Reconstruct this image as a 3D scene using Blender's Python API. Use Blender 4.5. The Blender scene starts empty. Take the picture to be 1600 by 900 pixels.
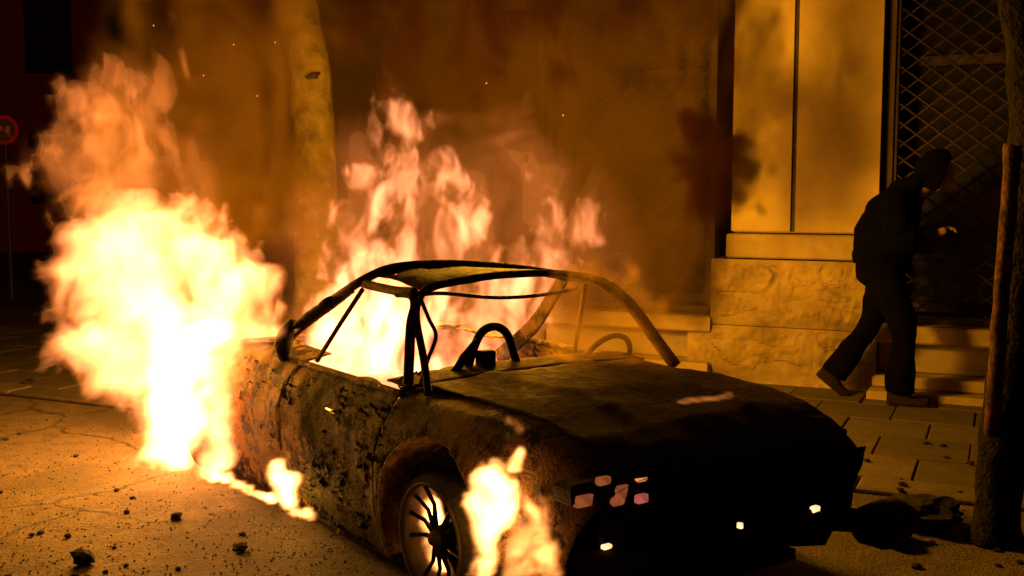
import bpy, bmesh, math, random
import numpy as np
from mathutils import Vector, Matrix, noise as mnoise

random.seed(7)
S = bpy.context.scene
COL = S.collection

# ------------------------------------------------------------------ camera, sky, lights, exposure
H, F = 1.5, 1666.0
PITCH = math.atan(150 / F)
cd = bpy.data.cameras.new('camera'); cam = bpy.data.objects.new('camera', cd); COL.objects.link(cam)
cam.location = (0, 0, H); cam.rotation_euler = (math.pi / 2 - PITCH, 0, 0)
cd.sensor_width = 36; cd.lens = 36 * F / 1600; cd.clip_end = 400; cd.clip_start = 0.05
S.camera = cam

wd = bpy.data.worlds.new('World'); S.world = wd; wd.use_nodes = True
wn = wd.node_tree; bgn = wn.nodes['Background']
sky = wn.nodes.new('ShaderNodeTexSky'); sky.sky_type = 'NISHITA'; sky.sun_disc = False
sky.sun_elevation = math.radians(-2); sky.sun_rotation = math.radians(200)
tint = wn.nodes.new('ShaderNodeMix'); tint.data_type = 'RGBA'; tint.blend_type = 'MULTIPLY'
tint.inputs[0].default_value = 1; tint.inputs[7].default_value = (1, .10, .05, 1)
wn.links.new(sky.outputs[0], tint.inputs[6]); wn.links.new(tint.outputs[2], bgn.inputs[0])
bgn.inputs[1].default_value = 0.12

FIRE = (1.0, 0.40, 0.015)
def point(name, loc, watts, radius, col=FIRE):
    l = bpy.data.lights.new(name, 'POINT'); l.energy = watts; l.shadow_soft_size = radius; l.color = col
    o = bpy.data.objects.new(name, l); COL.objects.link(o); o.location = loc
    return o
point('fireball_light', (-2.05, 5.85, .85), 230, .45)
point('upper_fire_light', (-2.35, 6.1, 2.0), 90, .4)
point('roof_fire_light', (-.1, 5.95, 1.5), 470, .25)
point('cabin_fire_light', (-.42, 5.15, .85), 40, .15)
point('fender_flame_light', (-.12, 3.42, .42), 3.5, .05)
point('wheel_flame_light', (-.16, 3.86, .30), 1.0, .04)
point('sill_flame_light', (-.97, 4.62, .16), 2.5, .05)

S.view_settings.view_transform = 'Standard'; S.view_settings.look = 'None'
S.view_settings.exposure = 0.0; S.view_settings.gamma = 1.0; S.view_settings.use_curve_mapping = False
S.cycles.use_denoising = True
S.cycles.max_bounces = 4; S.cycles.volume_bounces = 0; S.cycles.transparent_max_bounces = 24
S.cycles.volume_step_rate = 2.2; S.cycles.volume_max_steps = 400

# ------------------------------------------------------------------ helpers
def sstep(a, b, x):
    t = np.clip((x - a) / (b - a), 0, 1); return t * t * (3 - 2 * t)

def mat(name):
    m = bpy.data.materials.new(name); m.use_nodes = True
    nt = m.node_tree; b = nt.nodes['Principled BSDF']
    return m, nt, b
def nd(nt, t, **kw):
    n = nt.nodes.new(t)
    for k, v in kw.items():
        if isinstance(k, str) and k.startswith('i_'):
            n.inputs[k[2:]].default_value = v
        else: setattr(n, k, v)
    return n
def ramp(nt, fac, stops):
    r = nt.nodes.new('ShaderNodeValToRGB'); e = r.color_ramp.elements
    while len(e) < len(stops): e.new(.5)
    for q, (p, c) in zip(e, stops): q.position = p; q.color = tuple(c) + (1,) if len(c) == 3 else c
    nt.links.new(fac, r.inputs[0]); return r.outputs[0]
def tex(nt, scale, detail=4, rough=.6, vec=None, dist=0, coord='Object'):
    if vec is None:
        tc = nt.nodes.new('ShaderNodeTexCoord'); vec = tc.outputs[coord]
    n = nd(nt, 'ShaderNodeTexNoise', i_Scale=scale, i_Detail=detail, i_Roughness=rough, i_Distortion=dist)
    nt.links.new(vec, n.inputs['Vector']); return n.outputs[0]
def mixc(nt, fac, a, b):
    n = nt.nodes.new('ShaderNodeMix'); n.data_type = 'RGBA'
    for s, v in ((0, fac), (6, a), (7, b)):
        if isinstance(v, (int, float)): n.inputs[s].default_value = v
        elif isinstance(v, tuple): n.inputs[s].default_value = v + (1,) if len(v) == 3 else v
        else: nt.links.new(v, n.inputs[s])
    return n.outputs[2]
def bump(nt, b, h, strength=.5, dist=.02):
    n = nd(nt, 'ShaderNodeBump', i_Strength=strength, i_Distance=dist)
    nt.links.new(h, n.inputs['Height']); nt.links.new(n.outputs[0], b.inputs['Normal'])

def noisy(name, c1, c2, scale, rough=.85, bs=.4, bd=.01, lo=.35, hi=.65, detail=6, fine=None, metallic=0, seed_world=False):
    m, nt, b = mat(name)
    f = tex(nt, scale, detail)
    c = ramp(nt, f, ((lo, c1), (hi, c2)))
    if fine:
        f2 = tex(nt, fine, 3, .7); c = mixc(nt, ramp(nt, f2, ((.38, (0, 0, 0)), (.6, (1, 1, 1)))), tuple(.35 * v for v in c1), c)
        bump(nt, b, f2, bs, bd)
    else: bump(nt, b, f, bs, bd)
    nt.links.new(c, b.inputs['Base Color']); b.inputs['Roughness'].default_value = rough; b.inputs['Metallic'].default_value = metallic
    b.inputs['Specular IOR Level'].default_value = .5 if rough < .7 else .2
    return m

def burnt(name, soot, scale=3.0, rust=(.30, .15, .055), rough=.72, ashy=1.0, bmp=.8, sootc=(.016, .011, .010), grad=None):
    """bare burnt sheet steel: rust bloom, soot patches with ragged edges, flaked ash-coloured paint"""
    m, nt, b = mat(name)
    n1 = tex(nt, scale, 7, .68, dist=.4); n2 = tex(nt, scale * 5, 5, .7); n3 = tex(nt, scale * 22, 3, .6)
    base = mixc(nt, ramp(nt, n2, ((.32, (0, 0, 0)), (.7, (1, 1, 1)))), tuple(.45 * v for v in rust), rust)
    ash = mixc(nt, ramp(nt, n3, ((.58, (0, 0, 0)), (.68, (1, 1, 1)))), base, tuple(r_ * (1 - ashy) + a_ * ashy for r_, a_ in zip(rust, (.34, .25, .13))))
    add = nd(nt, 'ShaderNodeMath', operation='ADD'); nt.links.new(n1, add.inputs[0])
    mul = nd(nt, 'ShaderNodeMath', operation='MULTIPLY'); mul.inputs[1].default_value = .45; nt.links.new(n2, mul.inputs[0]); nt.links.new(mul.outputs[0], add.inputs[1])
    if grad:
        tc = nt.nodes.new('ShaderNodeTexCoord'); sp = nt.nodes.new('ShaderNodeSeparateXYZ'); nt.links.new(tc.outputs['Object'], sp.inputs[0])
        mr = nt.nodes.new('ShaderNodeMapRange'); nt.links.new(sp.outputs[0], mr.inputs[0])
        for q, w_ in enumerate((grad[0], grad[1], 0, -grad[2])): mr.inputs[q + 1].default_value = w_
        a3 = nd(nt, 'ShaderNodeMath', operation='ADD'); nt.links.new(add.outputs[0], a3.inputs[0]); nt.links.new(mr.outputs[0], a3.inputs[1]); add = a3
    fac = ramp(nt, add.outputs[0], ((soot, (0, 0, 0)), (soot + .05, (1, 1, 1))))
    col = mixc(nt, fac, sootc, ash)
    nt.links.new(col, b.inputs['Base Color'])
    rr = ramp(nt, n2, ((.3, (rough - .2,) * 3), (.7, (rough + .2,) * 3))); nt.links.new(rr, b.inputs['Roughness'])
    b.inputs['Specular IOR Level'].default_value = .12
    if ashy:
        mt = nd(nt, 'ShaderNodeMath', operation='MULTIPLY'); mt.inputs[1].default_value = .25; nt.links.new(fac, mt.inputs[0]); nt.links.new(mt.outputs[0], b.inputs['Metallic'])
    ad2 = nd(nt, 'ShaderNodeMath', operation='ADD'); nt.links.new(add.outputs[0], ad2.inputs[0]); nt.links.new(n3, ad2.inputs[1])
    bump(nt, b, ad2.outputs[0], bmp, .02)
    return m

M = {}
M['rusty'] = burnt('burnt_steel_rusty', .68, 5.0, (.26, .145, .045))
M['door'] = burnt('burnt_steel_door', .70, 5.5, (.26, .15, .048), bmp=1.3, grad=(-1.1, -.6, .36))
M['fender'] = burnt('burnt_steel_fender', .68, 4.0, (.17, .105, .035), .85, .2, grad=(-.15, -.40, .3))
M['sooty'] = burnt('burnt_steel_sooty', 1.0, 4, (.06, .02, .010), .95, 0, .5, (.028, .006, .004))
M['frame'] = burnt('burnt_frame_steel', .68, 6, (.15, .085, .028))
M['rooftop'] = burnt('burnt_roof_sheet', .72, 6, (.075, .042, .014), .9, .3)
M['char'] = noisy('charred', (.008, .007, .007), (.03, .024, .02), 14, .9, .8, .02)
M['tyre'] = noisy('burnt_tyre', (.006, .006, .006), (.02, .017, .015), 20, .95, .9, .02)
M['rim'] = noisy('scorched_rim', (.012, .010, .007), (.06, .04, .018), 12, .75, .4, .01, metallic=.5)
M['ash'] = noisy('ash_lip', (.20, .12, .05), (.42, .28, .12), 9, .9, .5, .01, fine=22)
M['stone'] = noisy('marble_plinth', (.17, .125, .045), (.42, .33, .13), 3, .85, .9, .03)
M['sill'] = noisy('stone_sill', (.28, .215, .085), (.44, .35, .15), 5, .75, .4, .01)
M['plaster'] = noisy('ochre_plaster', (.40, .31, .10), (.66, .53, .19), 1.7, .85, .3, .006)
M['oldplaster'] = noisy('sooty_plaster', (.075, .053, .02), (.12, .085, .033), 2.2, .85, .25, .006)  # darker tone of the plaster, for the leftmost pilaster
M['panelwood'] = noisy('brown_shutter_paint', (.10, .07, .026), (.16, .115, .045), 3, .7, .3, .005)
M['darkmetal'] = noisy('dark_metal', (.03, .022, .018), (.07, .05, .04), 14, .55, .3, .004, metallic=.5)
M['grille'] = noisy('grille_steel', (.03, .02, .014), (.06, .04, .026), 20, .5, .3, .003, metallic=.6)
M['backboard'] = noisy('display_backboard', (.24, .19, .11), (.34, .28, .17), 3, .8, .2, .004)
M['curtain'] = noisy('dark_interior', (.012, .009, .008), (.03, .02, .018), 4, .9, .2, .004)
M['bark'] = noisy('plane_bark', (.07, .052, .02), (.15, .115, .044), 7, .9, 1, .04)
M['darkbark'] = noisy('dark_bark', (.008, .006, .005), (.022, .015, .011), 9, .95, 1, .03, fine=26)
M['stake'] = noisy('wooden_stake', (.06, .026, .014), (.16, .075, .036), 9, .85, .7, .012, fine=30)
M['leaf'] = noisy('leaf', (.03, .045, .015), (.08, .09, .03), 6, .7, .2, .002)
M['debris'] = noisy('debris', (.010, .008, .007), (.045, .03, .022), 30, .95, .9, .02)
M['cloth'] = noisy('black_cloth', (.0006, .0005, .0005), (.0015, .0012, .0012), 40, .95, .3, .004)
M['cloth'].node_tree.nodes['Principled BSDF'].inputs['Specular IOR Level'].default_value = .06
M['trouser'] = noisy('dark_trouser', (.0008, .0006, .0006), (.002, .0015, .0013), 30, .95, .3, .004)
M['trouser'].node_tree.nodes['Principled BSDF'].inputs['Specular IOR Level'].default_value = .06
M['skin'] = noisy('skin', (.20, .11, .07), (.26, .15, .10), 12, .6, .1, .002)
M['shoe'] = noisy('brown_shoe', (.010, .006, .004), (.022, .011, .007), 20, .95, .3, .003)
M['farwall'] = noisy('far_wall', (.24, .055, .04), (.32, .075, .05), .8, .9, .2, .01)
M['signred'] = noisy('sign_red', (.55, .02, .08), (.65, .04, .1), 8, .4, .1, .001)
M['signwhite'] = noisy('sign_face', (.06, .05, .05), (.11, .09, .08), 8, .5, .1, .001)
M['signgrey'] = noisy('sign_mark', (.4, .36, .33), (.5, .45, .4), 8, .5, .1, .001)
M['lens'] = noisy('lens_shard', (.5, .2, .12), (.7, .35, .2), 20, .2, .3, .003)
M['chrome'] = noisy('sooty_chrome', (.25, .2, .15), (.6, .5, .4), 25, .25, .3, .003, metallic=.9)

def glassmat():
    m, nt, b = mat('window_glass')
    b.inputs['Base Color'].default_value = (.5, .45, .4, 1); b.inputs['Roughness'].default_value = .55
    b.inputs['Transmission Weight'].default_value = 1.0; b.inputs['IOR'].default_value = 1.3
    return m
M['glass'] = glassmat()

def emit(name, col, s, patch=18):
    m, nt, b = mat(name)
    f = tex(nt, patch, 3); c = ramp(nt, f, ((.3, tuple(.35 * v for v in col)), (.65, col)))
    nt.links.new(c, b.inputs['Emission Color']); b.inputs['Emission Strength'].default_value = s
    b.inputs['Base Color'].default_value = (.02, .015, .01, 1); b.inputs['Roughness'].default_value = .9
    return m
M['ember'] = emit('ember', (1, .33, .07), .9)  # emissive colours for the sparks and for glow painted on the nose
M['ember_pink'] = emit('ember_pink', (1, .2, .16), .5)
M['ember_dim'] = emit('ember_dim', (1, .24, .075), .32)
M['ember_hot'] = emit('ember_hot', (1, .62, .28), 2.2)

def ramp_scaled(nt, v, a, b):
    n = nt.nodes.new('ShaderNodeMapRange'); nt.links.new(v, n.inputs[0])
    n.inputs[1].default_value = a; n.inputs[2].default_value = b; n.inputs[3].default_value = .92; n.inputs[4].default_value = 0; return n.outputs[0]
def asphalt():
    m, nt, b = mat('asphalt')
    tc = nt.nodes.new('ShaderNodeTexCoord'); v = tc.outputs['Object']
    big = tex(nt, .9, 5, .6, v); mid = tex(nt, 9, 5, .7, v); fine = tex(nt, 55, 3, .7, v)
    c = ramp(nt, big, ((.3, (.095, .072, .05)), (.7, (.165, .125, .088))))
    wv = nd(nt, 'ShaderNodeVectorMath', operation='ADD')
    nz3 = nd(nt, 'ShaderNodeTexNoise', i_Scale=2.5, i_Detail=4.0); nt.links.new(v, nz3.inputs['Vector'])
    sc3 = nd(nt, 'ShaderNodeVectorMath', operation='SCALE'); sc3.inputs['Scale'].default_value = .35; nt.links.new(nz3.outputs['Color'], sc3.inputs[0])
    nt.links.new(v, wv.inputs[0]); nt.links.new(sc3.outputs[0], wv.inputs[1])
    ck = nd(nt, 'ShaderNodeTexVoronoi', feature='DISTANCE_TO_EDGE', i_Scale=.75); nt.links.new(wv.outputs[0], ck.inputs['Vector'])
    c = mixc(nt, ramp(nt, tex(nt, .55, 5, .65, v, .6), ((.46, (0, 0, 0)), (.53, (1, 1, 1)))), (.068, .052, .038), c)
    c = mixc(nt, ramp(nt, ck.outputs['Distance'], ((.004, (1, 1, 1)), (.014, (0, 0, 0)))), c, (.018, .014, .012))
    c = mixc(nt, ramp(nt, mid, ((.36, (0, 0, 0)), (.52, (1, 1, 1)))), (.075, .055, .045), c)
    vo = nd(nt, 'ShaderNodeTexVoronoi', i_Scale=34.0); nt.links.new(v, vo.inputs['Vector'])
    vo2 = nd(nt, 'ShaderNodeTexVoronoi', i_Scale=11.0); nt.links.new(v, vo2.inputs['Vector'])
    c = mixc(nt, ramp(nt, vo.outputs['Distance'], ((.10, (1, 1, 1)), (.2, (0, 0, 0)))), c, (.02, .014, .012))
    c = mixc(nt, ramp(nt, vo2.outputs['Distance'], ((.06, (1, 1, 1)), (.1, (0, 0, 0)))), c, (.02, .014, .012))
    c = mixc(nt, ramp(nt, fine, ((.62, (0, 0, 0)), (.72, (1, 1, 1)))), c, (.33, .27, .20))
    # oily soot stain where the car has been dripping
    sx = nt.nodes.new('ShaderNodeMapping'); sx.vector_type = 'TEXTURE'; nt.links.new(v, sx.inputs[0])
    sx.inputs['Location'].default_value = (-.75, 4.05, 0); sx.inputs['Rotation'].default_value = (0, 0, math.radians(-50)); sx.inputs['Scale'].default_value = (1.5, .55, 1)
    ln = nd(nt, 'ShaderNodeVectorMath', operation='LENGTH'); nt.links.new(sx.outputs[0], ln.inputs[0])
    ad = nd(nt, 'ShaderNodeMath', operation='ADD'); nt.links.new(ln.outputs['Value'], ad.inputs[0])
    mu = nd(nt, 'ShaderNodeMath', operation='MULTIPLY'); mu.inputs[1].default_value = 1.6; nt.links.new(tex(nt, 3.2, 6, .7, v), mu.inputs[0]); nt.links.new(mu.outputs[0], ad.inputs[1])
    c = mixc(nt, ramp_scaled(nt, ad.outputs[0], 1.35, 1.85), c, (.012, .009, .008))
    nt.links.new(c, b.inputs['Base Color']); b.inputs['Roughness'].default_value = .8
    a = nd(nt, 'ShaderNodeMath', operation='ADD'); nt.links.new(mid, a.inputs[0]); nt.links.new(fine, a.inputs[1])
    bump(nt, b, a.outputs[0], .9, .02)
    return m
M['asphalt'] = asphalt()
def slabm():
    m, nt, b = mat('paving_slab')
    oi = nt.nodes.new('ShaderNodeObjectInfo'); f = tex(nt, 7, 6, .7); fine = tex(nt, 45, 3, .7)
    c = ramp(nt, f, ((.3, (.075, .06, .04)), (.7, (.14, .115, .08))))
    mm = nd(nt, 'ShaderNodeMapRange'); nt.links.new(oi.outputs['Random'], mm.inputs[0]); mm.inputs[3].default_value = .7; mm.inputs[4].default_value = 1.15
    h = nd(nt, 'ShaderNodeHueSaturation'); nt.links.new(mm.outputs[0], h.inputs['Value']); nt.links.new(c, h.inputs['Color'])
    c = mixc(nt, ramp(nt, fine, ((.34, (1, 1, 1)), (.44, (0, 0, 0)))), h.outputs[0], (.05, .035, .03))
    nt.links.new(c, b.inputs['Base Color']); b.inputs['Roughness'].default_value = .75; bump(nt, b, fine, .5, .008)
    return m
M['slab'] = slabm()

def tag(o, label=None, cat=None, group=None, kind=None):
    for k, v in (('label', label), ('category', cat), ('group', group), ('kind', kind)):
        if v: o[k] = v
    return o
def empty(name, loc=(0, 0, 0), rz=0):
    o = bpy.data.objects.new(name, None); COL.objects.link(o); o.location = loc; o.rotation_euler = (0, 0, rz)
    o.empty_display_size = .1; return o
class MB:
    def __init__(s): s.v = []; s.f = []
    def add(s, vs, fs):
        n = len(s.v); s.v += [tuple(v) for v in vs]; s.f += [tuple(i + n for i in f) for f in fs]; return s
    def box(s, x0, x1, y0, y1, z0, z1):
        v = [(x, y, z) for x in (x0, x1) for y in (y0, y1) for z in (z0, z1)]
        return s.add(v, [(0, 1, 3, 2), (4, 6, 7, 5), (0, 4, 5, 1), (2, 3, 7, 6), (0, 2, 6, 4), (1, 5, 7, 3)])
    def bevbox(s, x0, x1, y0, y1, z0, z1, b=.01):
        """box with chamfered top and front edges"""
        vs = []; fs = []
        for (z, i) in ((z0, b), (z0 + b, 0), (z1 - b, 0), (z1, b)):
            vs += [(x0 + i, y0 + i, z), (x1 - i, y0 + i, z), (x1 - i, y1 - i, z), (x0 + i, y1 - i, z)]
        for k in range(3):
            for j in range(4):
                a = k * 4 + j; c = k * 4 + (j + 1) % 4; fs.append((a, c, c + 4, a + 4))
        fs += [(3, 2, 1, 0), (12, 13, 14, 15)]
        return s.add(vs, fs)
    def tube(s, pts, r, n=8, cap=True, flat=1.0):
        pts = [Vector(p) for p in pts]; k = len(pts); r = r if isinstance(r, (list, tuple)) else [r] * k
        vs = []; fs = []; prev = None
        for i, p in enumerate(pts):
            d = (pts[min(i + 1, k - 1)] - pts[max(i - 1, 0)]).normalized()
            if prev is None:
                a = d.cross(Vector((0, 0, 1)));
                if a.length < .05: a = d.cross(Vector((0, 1, 0)))
                a.normalize()
            else:
                a = (prev - d * prev.dot(d)).normalized()
            prev = a; b2 = d.cross(a)
            for j in range(n):
                t = 2 * math.pi * j / n; vs.append(p + (a * math.cos(t) + b2 * math.sin(t) * flat) * r[i])
        for i in range(k - 1):
            for j in range(n):
                a = i * n + j; b = i * n + (j + 1) % n; fs.append((a, b, b + n, a + n))
        if cap: fs += [tuple(range(n - 1, -1, -1)), tuple(range((k - 1) * n, k * n))]
        return s.add(vs, fs)
    def grid(s, fn, nu, nv, keep=None):
        vs = [fn(i / (nu - 1), j / (nv - 1)) for i in range(nu) for j in range(nv)]
        fs = [(i * nv + j, i * nv + j + 1, (i + 1) * nv + j + 1, (i + 1) * nv + j) for i in range(nu - 1) for j in range(nv - 1)]
        if keep: fs = [f for f in fs if keep(sum((Vector(vs[q]) for q in f), Vector()) / 4)]
        return s.add(vs, fs)
    def lathe(s, prof, n=32, axis='y', cen=(0, 0, 0)):
        vs = []; fs = []; k = len(prof)
        for i in range(n):
            t = 2 * math.pi * i / n
            for (r, h) in prof:
                q = (r * math.cos(t), h, r * math.sin(t)) if axis == 'y' else (r * math.cos(t), r * math.sin(t), h)
                vs.append(tuple(a + b for a, b in zip(q, cen)))
        for i in range(n):
            for j in range(k - 1):
                a = i * k + j; b = ((i + 1) % n) * k + j; fs.append((a, a + 1, b + 1, b))
        return s.add(vs, fs)
    def mesh(s, name, m, smooth=False):
        me = bpy.data.meshes.new(name); me.from_pydata(s.v, [], s.f); me.update()
        if isinstance(m, str): m = M[m]
        me.materials.append(m)
        if smooth: me.polygons.foreach_set('use_smooth', [True] * len(me.polygons))
        return me
    def build(s, name, m, parent=None, smooth=False, thick=0, loc=None, rz=None):
        o = bpy.data.objects.new(name, s.mesh(name, m, smooth)); COL.objects.link(o)
        if parent: o.parent = parent
        if loc: o.location = loc
        if rz is not None: o.rotation_euler = (0, 0, rz)
        if thick:
            md = o.modifiers.new('thickness', 'SOLIDIFY'); md.thickness = thick; md.offset = 0
        return o
def spline(pts, n=8):
    """Catmull-Rom through pts"""
    P = [Vector(p) for p in pts]; out = []
    for i in range(len(P) - 1):
        a, b, c, d = P[max(i - 1, 0)], P[i], P[i + 1], P[min(i + 2, len(P) - 1)]
        for k in range(n):
            t = k / n
            out.append(.5 * ((2 * b) + (c - a) * t + (2 * a - 5 * b + 4 * c - d) * t * t + (3 * b - a - 3 * c + d) * t ** 3))
    out.append(P[-1]); return out
def nz(p, f=1.0, o=0.0): return mnoise.noise(Vector((p[0] * f + o, p[1] * f + o * .7, p[2] * f - o)))

# pixel of the 1600x900 picture -> ray, used only to measure real positions
RV = Vector((1, 0, 0)); FV = Vector((0, math.cos(PITCH), -math.sin(PITCH))); UV = Vector((0, math.sin(PITCH), math.cos(PITCH))); OV = Vector((0, 0, H))
def ray(px, py): return RV * ((px - 800) / F) + UV * ((450 - py) / F) + FV
def ground(px, py, z=0):
    d = ray(px, py); return OV + d * ((z - H) / d.z)
def at(px, py, y):
    d = ray(px, py); return OV + d * (y / d.y)

# ------------------------------------------------------------------ ground
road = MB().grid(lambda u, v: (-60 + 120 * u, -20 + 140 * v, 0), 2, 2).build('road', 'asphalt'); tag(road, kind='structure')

WA = math.radians(25); WD = Vector((math.cos(WA), -math.sin(WA), 0)); WN = Vector((math.sin(WA), math.cos(WA), 0)); WP = Vector((1.97, 8.14, 0))
side = empty('sidewalk', WP, -WA); tag(side, kind='structure')
PW = 2.75
MB().box(-30, 12, -PW, 0.02, -.05, .012).build('bedding', 'debris', side)
slab_me = []
for k in range(5):
    jx = [random.uniform(-.004, .004) for _ in range(4)]
    slab_me.append(MB().bevbox(-.246 + jx[0], .246 + jx[1], -.246 + jx[2], .246 + jx[3], -.03, 0, .006).mesh('paving_slab', 'slab'))
n = 0
for i in range(-16, 9):
    for j in range(5):
        if n >= 290: break
        o = bpy.data.objects.new('paving_slab', random.choice(slab_me)); COL.objects.link(o); o.parent = side
        o.location = (i * .5 + .25 * (j % 2), -.25 - j * .5, .03 + random.uniform(-.004, .005))
        o.rotation_euler = (random.uniform(-.008, .008), random.uniform(-.008, .008), random.uniform(-.01, .01)); n += 1
far = MB()
for i in list(range(-60, -16)) + list(range(9, 24)):
    for j in range(5): far.bevbox(i * .5 - .242 + .25 * (j % 2), i * .5 + .242 + .25 * (j % 2), -.492 - j * .5, -.008 - j * .5, 0, .03, .006)
tag(far.build('distant_slabs', 'slab', side), kind='stuff')
for i in range(-10, 6):
    MB().bevbox(i + .006, i + .994, -PW + .002, -2.51, -.04, .035 + random.uniform(-.003, .003), .012).build('kerb_stone', 'slab', side)
tag(MB().box(-30, -10, -PW + .002, -2.51, -.04, .034).build('distant_kerb', 'slab', side), kind='stuff')

# ------------------------------------------------------------------ building with shop windows (wall frame: x along, y into the wall)
bd = empty('shop_building', WP, -WA)
tag(bd, 'ochre plastered shop front with stone plinth and lattice-shuttered windows', 'building')
def part(name, m, parent, *boxes, bev=.008):
    mb = MB()
    for b in boxes: mb.bevbox(*b, bev)
    return mb.build(name, m, parent)
TOP = 4.6
# core walls behind
part('rear_wall', 'curtain', bd, (-5.0, 6.0, .95, 1.1, 0, TOP))
part('lintel', 'plaster', bd, (-5.0, 6.0, -.02, .9, 3.9, TOP))
part('cornice', 'sill', bd, (-5.1, 6.1, -.22, .0, TOP - .12, TOP + .1))
# pilaster between the windows: two plaster panels with a groove
def pilaster(x0, x1, groove, pm='plaster', flare=.14):
    p = part('pilaster', pm, bd, (x0 + .005, x1 - .005, .035, .9, 1.19, 3.9))
    part('plaster_panel', pm, p, (x0, groove - .018, 0, .06, 1.20, 3.88), bev=.004)
    part('plaster_panel', pm, p, (groove + .018, x1, 0, .06, 1.20, 3.88), bev=.004)
    part('groove_strip', 'darkmetal', p, (groove - .017, groove + .017, .02, .05, 1.20, 3.88), bev=.002)
    part('moulding', 'sill', p, (x0 - .03, x1 + .03, -.03, .3, .995, 1.18), bev=.012)
    # rock-faced plinth blocks
    rows = ((.0, .47, flare + .18), (.475, .985, flare))
    for z0, z1, ex in rows:
        xs = [x0 - ex, (x0 + x1) / 2 + random.uniform(-.15, .15), x1 + .02]
        for a, b in zip(xs, xs[1:]):
            def fn(u, v, a=a, b=b, z0=z0, z1=z1):
                x = a + (b - a) * u; z = z0 + (z1 - z0) * v
                e = min(u, 1 - u, v * (z1 - z0) / (b - a) + .0, (1 - v)) * 9
                r = min(1, max(0, e)) * (.026 * nz((x, 0, z), 3.2, 3) + .016 * nz((x * .6, 1, z * 1.6), 9, 5) + .012 * nz((x, 1, z), 27, 2) + .012 - .03 * max(0, 1 - 9 * abs(nz((x * .55, 2, z * 1.5), 3.1, 6))) )
                return (x, -.05 - r, z)
            mb = MB().grid(fn, 36, 26)
            mb.box(a + .003, b - .003, -.046, .5, z0 + .003, z1 - .003)
            mb.build('plinth_stone', 'stone', p, smooth=False)
pilaster(-.30, .78, .165)
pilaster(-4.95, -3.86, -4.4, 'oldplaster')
pilaster(2.9, 4.0, 3.45)

def lattice(x0, x1, z0, z1, y, parent, dx=.168, dz=.132):
    """folding steel lattice: two layers of crossing flat bars, each bar its own part"""
    fr = part('grille_frame', 'darkmetal', parent, (x0, x1, y - .02, y + .03, z0 - .06, z0), (x0, x0 + .035, y - .02, y + .03, z0, z1), (x1 - .035, x1, y - .02, y + .03, z0, z1), bev=.004)
    W = x1 - x0; sl = dz / dx; hh = z1 - z0
    for sgn in (1, -1):
        k = -int(hh / dz) - 2
        while k < W / dx + hh / dz + 2:
            # line: z = sgn*sl*(x - k*dx)
            xa = k * dx; pts = []
            for xx in (0, W):
                zz = sgn * sl * (xx - xa)
                if 0 <= zz <= hh: pts.append((xx, zz))
            for zz in (0, hh):
                xx = xa + sgn * zz / sl
                if 0 < xx < W: pts.append((xx, zz))
            k += 1
            if len(pts) < 2: continue
            pts.sort(); a, b = pts[0], pts[-1]
            if math.hypot(b[0] - a[0], b[1] - a[1]) < .05: continue
            yy = y + (.006 if sgn > 0 else -.006)
            jt = lambda: random.uniform(-.011, .011)
            A = Vector((x0 + a[0] + jt(), yy, z0 + a[1] + jt() * .4)); B = Vector((x0 + b[0] + jt(), yy + jt() * .3, z0 + b[1] + jt() * .4)); d = (B - A).normalized(); q = d.cross(Vector((0, 1, 0))) * .0055
            t = Vector((0, .003, 0))
            vs = [A - q - t, A + q - t, B + q - t, B - q - t, A - q + t, A + q + t, B + q + t, B - q + t]
            MB().add(vs, [(0, 1, 2, 3), (7, 6, 5, 4), (0, 4, 5, 1), (1, 5, 6, 2), (2, 6, 7, 3), (3, 7, 4, 0)]).build('grille_bar', 'grille', fr)
    return fr
def shop_window(x0, x1, mid):
    w = part('window', 'darkmetal', bd, (x0 + .03, x1 - .03, .30, .36, .60, .68), (x0 + .03, x0 + .10, .30, .36, .68, 3.85), (x1 - .10, x1 - .03, .30, .36, .68, 3.85), (x0 + .10, x1 - .10, .305, .355, 1.0, 1.05), (x0 + .10, x1 - .10, .305, .355, 2.42, 2.50))
    for z0, z1 in ((.685, .995), (1.055, 2.415), (2.505, 3.85)):
        MB().box(x0 + .105, x1 - .105, .328, .336, z0, z1).build('pane', 'glass', w)
    part('display_board', 'backboard', w, (x0 + .12, x1 - .12, .72, .76, .6, 1.62))
    for xx in (x0 + .28, x0 + .52): part('curtain_strip', 'curtain', w, (xx, xx + .15, .62, .66, 1.5, 3.6))
    part('reveal', 'panelwood', bd, (x0 - .02, x0 + .028, .08, .9, .58, 3.88)); part('reveal', 'panelwood', bd, (x1 - .028, x1 + .02, .08, .9, .58, 3.88))
    part('window_sill', 'sill', bd, (x0 - .04, x1 + .04, -.10, .32, .41, .535), bev=.015)
    part('recessed_base', 'backboard', bd, (x0 - .02, x1 + .02, .06, .5, .18, .405))
    part('step', 'sill', bd, (x0 - .04, x1 + .04, -.16, .3, .09, .175), bev=.012)
    part('step', 'sill', bd, (x0 - .06, x1 + .06, -.32, .28, .0, .085), bev=.012)
    lattice(x0 + .02, x1 - .02, .60, 3.86, .12, bd)
shop_window(.83, 2.86, 1.8)
shop_window(-1.86, -.47, -1.1)
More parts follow.
